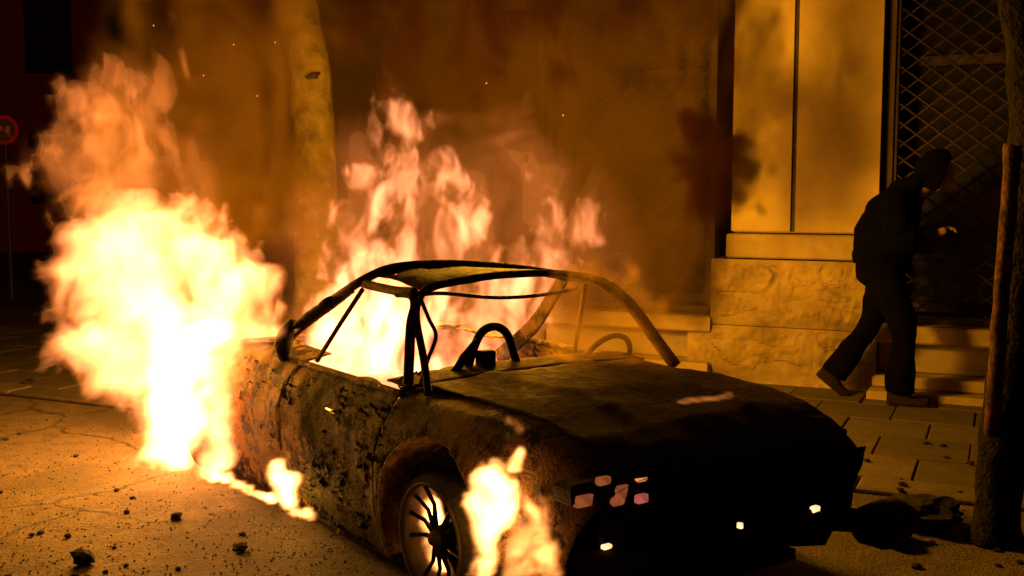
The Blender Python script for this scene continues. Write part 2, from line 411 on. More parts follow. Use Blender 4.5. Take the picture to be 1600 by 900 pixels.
# shuttered doorway left of that window
dr = part('doorway', 'darkmetal', bd, (-3.84, -1.88, .16, .2, .02, 3.88))
for a, b in ((-3.80, -3.25), (-3.235, -2.71), (-2.69, -2.30), (-2.285, -1.92)):
    lf = part('door_leaf', 'panelwood', dr, (a, b, .10, .155, .04, 3.0))
    for z0, z1 in ((.2, .95), (1.1, 1.95), (2.1, 2.85)):
        part('raised_panel', 'panelwood', lf, (a + .07, b - .07, .082, .104, z0, z1), bev=.012)
part('transom', 'sill', dr, (-3.84, -1.88, .02, .16, 3.02, 3.16))
for a, b in ((-3.8, -2.72), (-2.68, -1.92)): MB().box(a, b, .13, .14, 3.17, 3.85).build('pane', 'glass', dr)
part('step', 'sill', bd, (-3.86, -1.9, -.2, .1, 0, .10), bev=.012)

# far dark building down the street on the left
fb = empty('far_building', (-9.5, 27, 0), math.radians(8)); tag(fb, 'dark far-off building down the unlit street at left', 'building')
part('wall', 'farwall', fb, (-9, 9, 0, 6, 0, 11))
for i in range(9):
    for k in range(3):
        wv = part('window', 'curtain', fb, (-8.2 + i * 1.9, -7.1 + i * 1.9, -.03, .02, 1.2 + k * 3.2, 3.0 + k * 3.2))
        part('sill', 'farwall', wv, (-8.3 + i * 1.9, -7.0 + i * 1.9, -.14, -.035, 1.1 + k * 3.2, 1.19 + k * 3.2))
part('cornice', 'farwall', fb, (-9.2, 9.2, -.3, .2, 10.8, 11.1))

# ------------------------------------------------------------------ trees
def leaves(mb, cen, rad, n, size, rng):
    for _ in range(n):
        d = Vector((rng.gauss(0, 1), rng.gauss(0, 1), rng.gauss(0, 1))).normalized() * rng.random() ** .4
        p = Vector(cen) + Vector((d.x * rad[0], d.y * rad[1], d.z * rad[2]))
        a = Vector((rng.gauss(0, 1), rng.gauss(0, 1), rng.gauss(0, .6))).normalized(); b = a.cross(Vector((rng.random() - .5, rng.random() - .5, 1))).normalized()
        l = size * rng.uniform(.6, 1.3)
        mb.add([p - a * l, p - b * l * .5 + a * l * .1, p + a * l, p + b * l * .5 + a * l * .1], [(0, 1, 2, 3)])
def trunk(name, pts, rad, m, label, crown, limbs, knots=()):
    base = Vector(pts[0]); t = empty(name, base)
    P = spline([Vector(p) - base for p in pts], 10); k = len(P)
    rr = [rad[0] + (rad[1] - rad[0]) * i / (k - 1) for i in range(k)]
    rr[0] *= 1.3; rr[1] *= 1.18; rr[2] *= 1.08
    mb = MB().tube(P, rr, 20)
    mb.v = [tuple(Vector(v) + Vector((v[0], v[1], 0)) * 0 + Vector((nz(v, 5, 1), nz(v, 5, 9), nz(v, 4, 4))) * .022 + Vector((nz(v, 17, 1), nz(v, 17, 9), 0)) * .008) for v in mb.v]
    tr = mb.build('trunk', m, t, smooth=True)
    for kp, kr in knots:
        km = MB().lathe([(.0, -.004), (kr * .5, -.006), (kr, .004), (kr * 1.3, .028)], 18, 'y')
        km.v = [(x * 1.5 + .02 * nz((x, y, z), 30, 2), y, z * .7 + .3 * x + .012 * nz((x, y, z), 40, 7)) for x, y, z in km.v]
        km.build('knot', 'darkbark', tr, smooth=True, loc=Vector(kp) - base)
    lm = MB(); lf = MB(); rng = random.Random(len(name))
    for a, b in limbs:
        a = Vector(a) - base; b = Vector(b) - base
        lm.tube(spline([a, (a + b) / 2 + Vector((rng.uniform(-.2, .2), rng.uniform(-.2, .2), .15)), b], 5), [rad[1] * .7 * (1 - .08 * i) for i in range(11)], 8)
    if limbs: lm.build('limb', m, t, smooth=True)
    for c, r_, n_ in crown: leaves(lf, Vector(c) - base, r_, n_, .06, rng)
    if crown: lf.build('crown', 'leaf', t)
    tag(t, label, 'tree'); return t
d = 8.0
lp = [at(492, 620, d), at(491, 430, d), at(493, 270, d), at(483, 110, d), at(462, -10, d), at(452, -110, d)]
lp[0].z = 0; lp[0].x = lp[1].x
trunk('street_tree', lp, (.165, .14), 'bark', 'pale bare tree trunk rising behind the flames, leaning left at top',
      [((-1.9, 8.1, 5.2), (1.3, 1.2, .9), 1500), ((-1.0, 8.4, 5.6), (1.0, 1.0, .8), 900)],
      [(lp[-1], (-2.4, 8.2, 5.0)), (lp[-1], (-1.0, 8.4, 5.4)), (lp[-1], (-1.7, 7.6, 5.6))],
      knots=[(at(487, 118, d - .165), .03)])
rp = [ground(1552, 845), ground(1552, 845) + Vector((.03, 0, .42)), at(1590, 520, 4.6), at(1612, 260, 4.62), at(1606, 60, 4.7), at(1570, -120, 4.8)]
trunk('street_tree', rp, (.105, .09), 'darkbark', 'blackened tree trunk in front of the sidewalk at the right edge',  # bark near black all round
      [((2.6, 4.9, 3.6), (.8, .8, .6), 900), ((2.15, 5.0, 3.1), (.35, .4, .4), 260)],
      [(rp[-1], (2.9, 5.0, 3.6)), (rp[-1], (2.0, 5.0, 3.4))])
st = MB(); sp = [ground(1538, 820) + Vector((-.02, -.05, 0)), at(1553, 620, 4.42), at(1566, 450, 4.42), at(1576, 320, 4.42), at(1582, 236, 4.42), at(1583, 231, 4.42)]
st.tube(spline(sp, 5), [.033] * 25 + [.02], 10)
st.v = [(x + .008 * nz((x, y, z), 12, 1), y + .008 * nz((x, y, z), 12, 4), z) for x, y, z in st.v]
b0 = sp[0]; st.v = [tuple(Vector(v) - b0) for v in st.v]
tag(st.build('tree_stake', 'stake', None, True, loc=b0), 'reddish wooden stake propped beside the blackened tree trunk', 'stake')

# ------------------------------------------------------------------ road sign at the left edge
sg = empty('road_sign', at(6, 203, 15) * 1.0); sg.location.z = 0; zc = at(6, 203, 15).z
MB().tube([(0, .03, 0), (0, .03, zc + .2)], .03, 10).build('post', 'darkmetal', sg)
MB().lathe([(.0, 0), (.2, 0), (.205, .01), (.0, .012)], 40, 'y', (0, 0, zc)).build('face', 'signwhite', sg)
MB().lathe([(.155, -.004), (.158, -.008), (.202, -.008), (.206, .004)], 40, 'y', (0, 0, zc)).build('rim', 'signred', sg)
MB().box(-.02, .02, -.006, -.003, -.16, .16).build('slash', 'signred', sg, loc=(0, 0, zc)).rotation_euler = (0, math.radians(-45), 0)
MB().box(-.08, -.03, -.0095, -.0065, -.02, .06).build('mark', 'signgrey', sg, loc=(0, 0, zc))
MB().box(.03, .09, -.0095, -.0065, -.04, .05).build('mark', 'signgrey', sg, loc=(0, 0, zc))
tag(sg, 'round red-rimmed prohibition sign on a post at the left edge', 'road sign')

# ------------------------------------------------------------------ burning car (local x forward from the front axle, y across, z up)
CA = math.radians(36); CF = Vector((math.sin(CA), -math.cos(CA), 0)); CL = Vector((math.cos(CA), math.sin(CA), 0)); C0 = Vector((.313, 4.156, 0))
car = empty('burning_car', C0, -(math.pi / 2 - CA))
tag(car, 'burnt-out two-door coupe ablaze on the street, its front wheel bare to the spokes', 'car')
def cw(x, y, z): return C0 + CF * x + CL * y + Vector((0, 0, z))
def tab(xs, ys): return lambda x: float(np.interp(x, xs, ys))
HW = tab([-3.05, -2.8, -2.34, -1.6, -.8, 0, .45, .68, .80], [.60, .68, .735, .74, .735, .735, .73, .71, .675])
BELT = tab([-3.05, -2.8, -2.3, -1.65, -1.0, -.38, 0, .2, .4, .6, .72, .81], [.44, .54, .665, .73, .715, .71, .714, .714, .707, .674, .628, .575])
SILL = .075
WZ = .262; AR = .365
def swell(x, z):
    r = min(math.hypot(x, z - WZ), math.hypot(x + 2.34, z - WZ))
    return .03 * math.exp(-((r - AR) / .09) ** 2) if r > AR - .05 else .03
def sidey(x, z, t):
    h = HW(x)
    y = h - .055 * max(0, (.6 - t) / .6) ** 2 - .10 * max(0, (t - .62) / .38) ** 2.2
    return y + swell(x, z)
def dent(p, s):
    return s * (nz(p, 3.1, 2) * .6 + nz(p, 8, 5) * .3 + nz(p, 21, 8) * .15)
def side_panel(name, m, sgn, x0, x1, nx, nv, archx=None, top=0.0, dn=.018, warp=0.0, zlo=SILL):
    """side sheet between two x stations, its wheel arch cut out, optionally rolled over the shoulder by `top` metres"""
    T = .78 if top else 1.0
    def fn(u, v):
        x = x0 + (x1 - x0) * u; zb = BELT(x)
        if v <= T:
            t = v / T; z = zlo + (zb - zlo) * t
            if x1 > .7:      # nose tucks under the hood edge
                x = x0 + (x1 - .17 * (1 - t) ** 1.1 - x0) * u; z = z + .10 * max(0, (x - .45) / .3) * (1 - t)
            if archx is not None:
                r = math.hypot(x - archx, z - WZ)
                if abs(r - AR) < .024 and z > .02:   # pull vertices to the arch edge
                    k = AR / r; x = archx + (x - archx) * k; z = WZ + (z - WZ) * k
            y = sidey(x, z, t)
        else:
            t = (v - T) / (1 - T); zz = zb + .026 * math.sin(t * math.pi / 2); y = sidey(x, zb, 1) - top * t; z = zz
        p = (x, sgn * y, z)
        return (x, sgn * (y + dent(p, dn) + warp * nz(p, 1.7, 11)), z + (dent(p, dn * .7) if v > .1 else 0))
    keep = None
    if archx is not None: keep = lambda c: math.hypot(c.x - archx, c.z - WZ) > AR - .004 or c.z > WZ + AR
    mb = MB().grid(fn, nx, nv, keep)
    if sgn < 0: mb.f = [f[::-1] for f in mb.f]
    return mb.build(name, m, car, True, .008)
def arch_lip(sgn, ax, parent, m='ash'):
    pts = []
    for i in range(25):
        a = math.radians(-25 + 230 * i / 24); x = ax + AR * math.cos(a); z = WZ + AR * math.sin(a)
        if z < .07: continue
        t = (z - SILL) / (BELT(x) - SILL); pts.append((x, sgn * (sidey(x, z, min(1, t)) + .004), z))
    ib = MB()
    k = len(pts)
    # inner flange turned in toward the wheel
    def fl(u, v):
        p = Vector(pts[min(k - 1, int(round(u * (k - 1))))]); c = Vector((ax, p.y, WZ)); q = p + (c - p).normalized() * .035 * v
        return (q.x, p.y - sgn * .16 * v + .008 * nz(p, 9, v * 5), q.z)
    ib.grid(fl, k, 5); ib.build('arch_lip', m, parent, True, .006)
for sgn in (-1, 1):
    near = sgn < 0
    fd = side_panel('front_fender', 'fender', sgn, -.395, .795, 62, 30, 0.0, .13, .012)
    arch_lip(sgn, 0, fd)
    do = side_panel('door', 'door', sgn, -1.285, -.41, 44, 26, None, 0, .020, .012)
    qp = side_panel('rear_quarter', 'rusty', sgn, -3.04, -1.30, 70, 30, -2.34, .16, .022, .02)
    arch_lip(sgn, -2.34, qp, 'rusty')
    # door shut-line edge, handle, lower rail, sill
    y = sgn * (HW(-1.1) - .005)
    MB().tube([(-.82, sgn * (sidey(-.82, .60, .78) + .02), .60), (-.72, sgn * (sidey(-.72, .60, .78) + .02), .597)], .012, 8, flat=.7).build('door_handle', 'chrome', do, True)
    MB().tube(spline([(-1.275, sgn * .70, .10), (-1.28, sgn * .735, .4), (-1.28, sgn * .70, .62), (-1.28, sgn * .645, .715)], 5), .012, 6).build('shut_edge', 'char', do, True)
    MB().tube(spline([(-1.28, sgn * .645, .725), (-.85, sgn * .64, .722), (-.40, sgn * .63, .715)], 6), .016, 8).build('window_ledge', 'frame', do, True)
    MB().box(-1.92, -.42, sgn * .62 - .05, sgn * .62 + .05, .05, .12).build('sill', 'char', car)
    # tail lamp hole ring
    MB().lathe([(.05, 0), (.06, .02), (.045, .03)], 16, 'y', (-2.97, sgn * .60, .45)).build('tail_lamp', 'char', qp)
# hood: lofted sheet with a folded front edge and scorched ripples
def hood(u, v):
    x = -.35 + 1.165 * u; y = -.555 + 1.11 * v
    if u > .9: x -= .035 * (abs(y) / .55) ** 2
    e = (abs(y) / .6)
    z = BELT(x) + .030 + .018 * (1 - e ** 2.4) + .012 * math.exp(-((abs(y) - .25) / .05) ** 2)
    p = (x, y, 0)
    return (x, y, z + dent(p, .016) + .01 * nz(p, 4, 17))
hd = MB().grid(hood, 56, 50).build('hood', 'sooty', car, True, .008)
MB().tube([hood(1, i / 20) for i in range(21)], .012, 8).build('front_edge', 'sooty', hd, True)
MB().tube([hood(.06 + .9 * i / 20, .5) for i in range(21)], .007, 6).build('centre_strip', 'char', hd, True)
# cowl between hood and windscreen
MB().grid(lambda u, v: (-.36 - .17 * u, -.62 + 1.24 * v, BELT(-.36) + .032 + .018 * (1 - abs(2 * v - 1) ** 2.4) + .01 * u + dent((u, v * 3, 0), .008)), 6, 24).build('cowl', 'sooty', car, True, .01)
# underbody, bulkheads, inner wheel housings
MB().box(-2.95, .60, -.52, .52, .10, .14).build('floor_pan', 'char', car)
MB().box(-.42, -.40, -.6, .6, .14, .70).build('bulkhead', 'char', car)
MB().grid(lambda u, v: (-1.95 - .03 * nz((u * 3, v * 3, 0), 2), -.55 + 1.1 * u, .14 + .36 * v), 8, 6).build('rear_bulkhead', 'char', car, False, .01)
for sgn in (-1, 1):
    for ax in (0, -2.34):
        mb = MB().grid(lambda u, v: (ax + (AR + .02) * math.cos(math.pi * u), sgn * (.44 + .2 * v), WZ + (AR + .01) * math.sin(math.pi * u)), 18, 3)
        mb.grid(lambda u, v: (ax + (AR + .02) * v * math.cos(math.pi * u), sgn * .44, WZ + (AR + .01) * v * math.sin(math.pi * u)), 18, 3)
        mb.build('wheel_housing', 'char', car)
# rear deck and tail panel
MB().grid(lambda u, v: (-1.75 - 1.28 * u, -.58 + 1.16 * v, BELT(-1.75 - 1.28 * u) + .045 + dent((u * 2, v * 2, 1), .02)), 20, 16, lambda c: not (-2.1 < c.x < -1.0 and abs(c.y) < .42)).build('rear_deck', 'rusty', car, True, .01)
MB().grid(lambda u, v: (-3.03 - .04 * math.sin(math.pi * v), -.6 + 1.2 * u, .12 + .42 * v), 12, 8).build('tail_panel', 'char', car, True, .01)

def flakes(panel, n, seed):
    rg = random.Random(seed); mb = MB(); me = panel.data; ps = me.polygons
    for _ in range(n):
        f = ps[rg.randrange(len(ps))]; c = Vector(f.center); nn = Vector((0, -1, .1))
        if c.z > .68 or nz(c, 3.3, 4 + seed) + .35 * nz(c, 9, 2) < (.05 if not -.85 < c.x < -.45 else -.1): continue
        a = rg.uniform(0, 6.28); e1 = Vector((math.cos(a), 0, math.sin(a))); e2 = Vector((-math.sin(a), 0, math.cos(a))); l = .004 + .024 * rg.random() ** 2.2; w = l * rg.uniform(.3, 1.1); h = rg.uniform(.004, .016)
        mb.add([c + nn * .005 - e2 * w, c + nn * .005 + e2 * w * .8, c + e1 * l + e2 * w * rg.uniform(.3, 1) + nn * (.005 + h * .4), c + e1 * l - e2 * w + nn * (.005 + h * .5), c + e1 * l * 1.6 + e2 * w * rg.uniform(-.5, .5) + nn * (.006 + h)], [(0, 1, 2, 3), (3, 2, 4)])
    tag(mb.build('paint_flakes', rg.choice(['char', 'rusty']) if seed != 1 else 'char', panel), kind='stuff')
for k, nm in enumerate(('front_fender', 'door', 'rear_quarter')): flakes(bpy.data.objects[nm], (260, 800, 800)[k], k)
# wheels: bare wire-spoked rims, tyres burnt down to a crust
def wheel(x, y, sgn, full):
    w = empty('wheel'); w.parent = car; w.location = (x, y, WZ)
    o = sgn
    MB().lathe([(.205, -.085 * o), (.222, -.085 * o), (.238, -.06 * o), (.246, 0), (.238, .06 * o), (.222, .085 * o), (.205, .085 * o)], 44).build('tyre', 'tyre', w, True)
    MB().lathe([(.185, -.075 * o), (.206, -.088 * o), (.203, -.05 * o), (.188, 0), (.203, .05 * o), (.206, .09 * o), (.196, .095 * o), (.19, .07 * o), (.17, -.02 * o)], 44).build('rim', 'rim', w, True)
    MB().lathe([(.0, .085 * o), (.018, .084 * o), (.03, .07 * o), (.042, .05 * o), (.05, .0), (.045, -.05 * o), (0, -.055 * o)], 20).build('hub', 'rim', w, True)
    ns = 14
    for i in range(ns):
        if i in (3, 8): continue
        a = 2 * math.pi * (i + .3) / ns + random.uniform(-.05, .05)
        MB().tube([(.035 * math.cos(a), .05 * o, .035 * math.sin(a)), (.12 * math.cos(a + .03), .035 * o, .12 * math.sin(a + .03)), (.195 * math.cos(a + .05), .055 * o, .195 * math.sin(a + .05))], [.011, .0085, .0085], 6).build('spoke', 'rim', w, True)
    if full:   # brake drum
        MB().lathe([(0, -.03 * o), (.09, -.03 * o), (.1, -.05 * o), (.1, -.12 * o), (0, -.13 * o)], 24).build('brake_drum', 'char', w, True)
    return w
wheel(0, -.665, -1, True); wheel(0, .665, 1, False); wheel(-2.34, -.675, -1, True); wheel(-2.34, .675, 1, False)

# ---- roof and glasshouse (bare frame)
HDY = [-.50, -.42, -.34, -.12, .06, .25, .47]
hdx = tab(HDY, [-.91, -.895, -.88, -.85, -.82, -.785, -.75]); hdz = tab(HDY, [1.128, 1.158, 1.173, 1.173, 1.160, 1.138, 1.098])
fdz = tab([-.47, -.40, -.2, 0, .2, .40, .47], [1.10, 1.122, 1.147, 1.152, 1.145, 1.115, 1.09])
def roof(u, v):
    y = -.46 + .92 * v
    x = (-.487 + .02 * math.cos(math.pi * (v - .5))) * (1 - u) + hdx(y) * u
    z = fdz(y) * (1 - u) + hdz(y) * u + .012 * math.sin(math.pi * u)
    return (x, y, z + dent((x, y, 1), .014) - .008)
rf = MB().grid(roof, 26, 34, lambda c: not (mnoise.noise(Vector((c.x * 7, c.y * 5, 3))) > .22 and abs(c.y) < .42))  .build('roof', 'rooftop', car, True, .008)
MB().tube(spline([(-1.60, -.575, .79), (-1.41, -.565, .90), (-1.20, -.555, .992), (-.985, -.54, 1.085), (-.915, -.49, 1.133), (-.89, -.41, 1.165), (-.87, -.30, 1.178), (-.85, -.12, 1.178), (-.82, .06, 1.165), (-.785, .25, 1.142), (-.755, .43, 1.11), (-.76, .49, 1.09)], 6), .021, 8).build('rear_header', 'frame', rf, True)
# windscreen hoop
hp = spline([(-.24, -.605, .735), (-.34, -.565, .86), (-.45, -.53, 1.0), (-.475, -.50, 1.075), (-.49, -.43, 1.118), (-.47, -.2, 1.147), (-.465, .0, 1.152), (-.47, .2, 1.145), (-.48, .40, 1.115), (-.45, .50, 1.065), (-.37, .555, .98), (-.26, .60, .84), (-.17, .63, .735)], 6)
kk = [i for i, p in enumerate(hp) if p.y < .40][-1]
ws = MB().tube(hp[:kk + 1], .016, 8).build('windscreen_frame', 'char', car, True)
MB().tube(hp[kk:], [.018 + .010 * min(1, i / 8) for i in range(len(hp) - kk)], 8).build('far_pillar', 'frame', ws, True)  # paler than the near hoop: haze before it is put into the colour
MB().tube(spline([(-.40, -.60, .73), (-.43, -.575, .86), (-.465, -.545, .98), (-.475, -.52, 1.05), (-.52, -.51, 1.085), (-.62, -.515, 1.085)], 6), [.021] * 31, 8, flat=.7).build('door_frame', 'char', car, True)
MB().tube(spline([(-.44, -.52, 1.09), (-.43, -.485, 1.0), (-.40, -.47, .93), (-.41, -.50, .84), (-.42, -.53, .74)], 7), .0085, 7).build('door_seal', 'char', ws, True)
# drip rails, quarter dividers, rear pillars
MB().tube(spline([(-.50, -.505, 1.10), (-.62, -.515, 1.095), (-.78, -.52, 1.10), (-.93, -.51, 1.105)], 6), [.02] * 19, 8).build('roof_rail', 'frame', rf, True)
MB().tube(spline([(-.50, .50, 1.09), (-.62, .505, 1.10), (-.80, .50, 1.09)], 6), .018, 8).build('roof_rail', 'frame', rf, True)
MB().tube([(-.87, -.545, 1.085), (-1.03, -.575, .92), (-1.20, -.605, .74)], .011, 7).build('quarter_divider', 'frame', car, True)
MB().tube([(-.66, .52, 1.07), (-.74, .56, .92), (-.84, .6, .70)], .011, 7).build('quarter_divider', 'frame', car, True)
def pillar(pts, w0, w1, n=14):
    P = spline(pts, n); k = len(P); mb = MB()
    def fn(u, v):
        i = int(round(u * (k - 1))); p = P[i]; d = (P[min(i + 1, k - 1)] - P[max(i - 1, 0)]).normalized(); s = Vector((0, 1 if p.y > 0 else -1, .25)); q = d.cross(s).normalized()
        w = w0 + (w1 - w0) * u; r = p + q * w * (v - .5); rag = .006 * nz(r, 30, 3)
        return (r.x + rag, r.y, r.z + rag)
    return mb.grid(fn, k, 5)
pl = pillar([(-.98, -.535, 1.085), (-1.20, -.55, .985), (-1.41, -.57, .89), (-1.58, -.60, .785)], .045, .075).build('rear_pillar', 'frame', car, True, .02)
MB().tube(spline([(-1.12, -.57, 1.03), (-1.2, -.575, .985), (-1.33, -.59, .925), (-1.45, -.60, .865)], 4), [.018, .024, .028, .03, .026, .03, .028, .03, .026, .022, .024, .02, .014], 8, flat=.6).build('ragged_lining', 'char', pl, True)
pillar([(-.76, .48, 1.105), (-.92, .52, .98), (-1.12, .57, .83), (-1.34, .605, .70), (-1.5, .61, .60)], .05, .09).build('rear_pillar', 'frame', car, True, .02)
# sagging bow under the roof
MB().tube(spline([(-.52, -.46, 1.085), (-.60, -.3, 1.075), (-.66, 0, 1.035), (-.67, .25, 1.03), (-.66, .47, 1.05)], 6), .009, 7).build('roof_bow', 'frame', rf, True)
# charred trim at the near rear-pillar foot
b = MB().tube(spline([(-1.47, -.60, .90), (-1.46, -.635, .84), (-1.47, -.655, .76), (-1.50, -.65, .71)], 5), [.018, .022, .028, .034, .04, .045, .048, .05, .05, .048, .045, .04, .036, .03, .024, .016], 10, flat=.7)
b.v = [tuple(Vector(v) + Vector((nz(v, 14, 1), nz(v, 14, 5), nz(v, 14, 8))) * .02) for v in b.v]; b.build('melted_trim', 'char', car, True)
# ---- cabin remains: seat frames, steering wheel and column
def seat(y, x=-1.0):
    s = empty('seat'); s.parent = car; s.location = (x, y, .14)
    MB().tube(spline([(-.12, -.20, .1), (-.17, -.19, .30), (-.20, -.13, .42), (-.205, 0, .44), (-.20, .13, .42), (-.17, .19, .30), (-.12, .20, .1)], 6), .016, 8).build('backrest_frame', 'char', s, True)
    MB().tube(spline([(-.12, -.2, .13), (.3, -.2, .16), (.33, 0, .16), (.3, .2, .16), (-.12, .2, .13)], 6), .014, 8).build('seat_frame', 'char', s, True)
    for k in range(2): MB().tube([(-.155 - .012 * k, -.18, .22 + .09 * k), (-.15 - .012 * k, .18, .22 + .09 * k)], .005, 6).build('seat_spring', 'char', s)
seat(-.30, -1.25); seat(.32, -1.25)
sw = empty('steering_wheel'); sw.parent = car; sw.location = (-.45, .46, .725)
ring = []
for i in range(33):
    a = 2 * math.pi * i / 32; ring.append((.07 * math.sin(a) * 1.0, .14 * math.cos(a), .135 * math.sin(a)))
MB().tube(ring, .013, 8, cap=False).build('rim', 'char', sw, True)
MB().tube([(0, 0, 0), (.10, 0, -.10)], .02, 8).build('column', 'char', sw)
for a in (0.3, 2.8, 4.7): MB().tube([(0, 0, 0), (.07 * math.sin(a), .14 * math.cos(a), .135 * math.sin(a))], .008, 6).build('spoke', 'char', sw)
# twisted headrest hoop and stub that show above the cowl on the near side
nh = empty('dashboard'); nh.parent = car; nh.location = (0, 0, 0)
MB().tube(spline([(-.50, -.27, .70), (-.53, -.21, .82), (-.54, -.155, .905), (-.54, -.085, .925), (-.53, -.03, .89), (-.52, .0, .80), (-.51, .035, .70)], 6), [.019] * 37, 8).build('bent_hoop', 'char', nh, True)
MB().tube(spline([(-.48, -.36, .73), (-.50, -.27, .81), (-.51, -.20, .88)], 5), [.026, .022, .02, .018, .02, .024, .02, .018, .016, .014, .012], 7).build('burnt_strut', 'char', nh, True)
MB().bevbox(-.52, -.47, -.20, -.13, .72, .835, .008).build('instrument_box', 'char', nh)
MB().tube([(-.46, -.58, .70), (-.48, 0, .715), (-.46, .58, .70)], .035, 8).build('crossbeam', 'char', nh, True)
# ---- nose
no = MB().grid(lambda u, v: (.70 - .06 * abs(2 * u - 1) ** 3 - .05 * v, -.62 + 1.24 * u, .20 + .30 * v + dent((u * 2, v, 3), .02)), 30, 10, lambda c: not (abs(c.y) < .30 and .27 < c.z < .46)).build('nose_panel', 'sooty', car, True, .01)
for i in range(7): MB().tube([(.655, -.29, .285 + .027 * i), (.665, .29, .285 + .027 * i)], .005, 6).build('grille_slat', 'char', no)
MB().box(.50, .52, -.5, .5, .16, .5).build('radiator', 'char', car)
for sgn in (-1, 1):
    l = empty('headlight'); l.parent = car; l.location = (.70, sgn * .47, .43)
    r = Matrix.Rotation(math.radians(-90), 3, 'Z')
    mb = MB().lathe([(.02, -.06), (.07, -.04), (.088, .0), (.094, .012), (.086, .018)], 26); mb.v = [tuple(r @ Vector(v)) for v in mb.v]; mb.build('bowl', 'char', l, True)
    mb = MB().lathe([(.084, .012), (.096, .02), (.098, .0)], 26); mb.v = [tuple(r @ Vector(v)) for v in mb.v]; mb.build('ring', 'rim', l, True)
# fire glow at the near corner lamp cluster, painted as emission on small pieces
def add_glow(px, py, w, h, m, parent, x=.735, sk=0.0, name='glowing_shard'):
    d = ray(px, py); P0 = cw(x, 0, 0); t = (P0 - OV).dot(CF) / d.dot(CF); q = OV + d * t - C0; yy, zz = q.dot(CL), q.z
    mb = MB(); n = 10; vs = []; dp = .008
    for k, xx in enumerate((0, -dp * 2)):
        for i in range(n):
            a = 2 * math.pi * i / n; c, s_ = math.cos(a), math.sin(a)
            cx = math.copysign(abs(c) ** .3, c) * w / 2 * random.uniform(.9, 1.08); cz = math.copysign(abs(s_) ** .3, s_) * h / 2 * random.uniform(.9, 1.08)
            vs.append((xx, cx + sk * cz, cz))
    mb.add(vs, [tuple(range(n)), tuple(range(2 * n - 1, n - 1, -1))] + [(i + n, (i + 1) % n + n, (i + 1) % n, i) for i in range(n)])
    return mb.build(name, m, parent, loc=(x, yy, zz))
def onnose(px, py, x):
    d = ray(px, py); t = (cw(x, 0, 0) - OV).dot(CF) / d.dot(CF); q = OV + d * t - C0; return q.dot(CL), q.z
ya, za = onnose(893, 800, .79); yb, zb = onnose(1022, 732, .79)
lc = MB().bevbox(.70, .788, ya, yb, min(za, zb) + .01, max(za, zb) - .005, .012).build('lamp_housing', 'char', car)
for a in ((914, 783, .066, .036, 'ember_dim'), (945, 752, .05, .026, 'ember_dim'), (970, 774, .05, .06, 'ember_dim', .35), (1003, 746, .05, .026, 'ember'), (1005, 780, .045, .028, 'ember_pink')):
    add_glow(a[0], a[1], a[2], a[3], a[4], lc, .796, a[5] if len(a) > 5 else 0)
add_glow(950, 855, .035, .014, 'ember_hot', no, .735)  # bright glints low on the nose, painted as emission
add_glow(1159, 822, .016, .020, 'ember_hot', no, .735)
add_glow(1103, 878, .022, .014, 'ember', no, .735)
# front bumper: twisted bar, its far end torn loose and hanging out
bp = spline([(.66, -.62, .34), (.76, -.45, .325), (.79, 0, .315), (.78, .35, .325), (.80, .60, .30), (.84, .74, .26)], 8)
bmp = MB().tube(bp, [.03] * len(bp), 10, flat=1.0)
bmp.v = [(x, y, .32 + (z - .32) * 1.5 + .012 * nz((x, y, z), 6, 3)) for x, y, z in bmp.v]; bo = bmp.build('bumper', 'sooty', car, True)
lm = MB().lathe([(0, -.15), (.05, -.14), (.085, -.09), (.1, -.02), (.095, .06), (.07, .12), (.03, .155), (0, .16)], 18, 'y', (.80, .79, .245))
lm.v = [tuple(Vector(v) + Vector((nz(v, 8, 1), nz(v, 8, 5), nz(v, 8, 8))) * .04) for v in lm.v]; lm.build('melted_bumper_end', 'char', bo, True)
add_glow(1276, 800, .04, .04, 'ember_hot', bo, .80)  # glint at the bumper end, painted as emission
MB().tube(spline([(.70, -.12, .20), (.74, -.10, .12), (.72, .05, .07), (.70, .3, .10)], 6), .012, 7).build('valance_edge', 'sooty', car, True)
# far corner torn fender flap
MB().grid(lambda u, v: (.775 - .05 * v + .02 * nz((u, v, 0), 4), .60 + .09 * u * (1 - v * .4) + .012 * math.sin(9 * v), .55 - .27 * v), 8, 14).build('torn_flap', 'sooty', car, True, .008)
# hanging wires under the cowl side
for k in range(3):
    MB().tube(spline([(-.45 - .03 * k, -.56 + .05 * k, .78), (-.47, -.60, .75 - .02 * k), (-.40 - .02 * k, -.55, .72)], 5), .005, 5).build('wire', 'char', car)

# ------------------------------------------------------------------ person hurrying past the window
def skin_mesh(verts, edges, sub=2):
    """grow a smooth surface round a stick figure; verts: {name: (pos, (rx, ry))}, first = root"""
    names = list(verts); me = bpy.data.meshes.new('t'); me.from_pydata([verts[k][0] for k in names], [(names.index(a), names.index(b)) for a, b in edges], [])
    ob = bpy.data.objects.new('t', me); COL.objects.link(ob)
    md = ob.modifiers.new('s', 'SKIN'); md.use_smooth_shade = True
    sb = ob.modifiers.new('u', 'SUBSURF'); sb.levels = sub; sb.render_levels = sub
    bpy.context.view_layer.update()
    for i, k in enumerate(names):
        sv = me.skin_vertices[0].data[i]; r = verts[k][1]; sv.radius = r if isinstance(r, tuple) else (r, r); sv.use_root = (i == 0)
    dg = bpy.context.evaluated_depsgraph_get(); dg.update()
    ev = ob.evaluated_get(dg); m2 = ev.to_mesh()
    vs = [tuple(v.co) for v in m2.vertices]; fs = [tuple(p.vertices) for p in m2.polygons]
    ev.to_mesh_clear(); bpy.data.objects.remove(ob); bpy.data.meshes.remove(me)
    return vs, fs
PP = Vector((2.60, 7.42, .032))
pe = empty('person', PP, -WA)   # local x = walking direction
tag(pe, 'person in a dark hooded jacket hunched forward, walking past the lattice window', 'person')
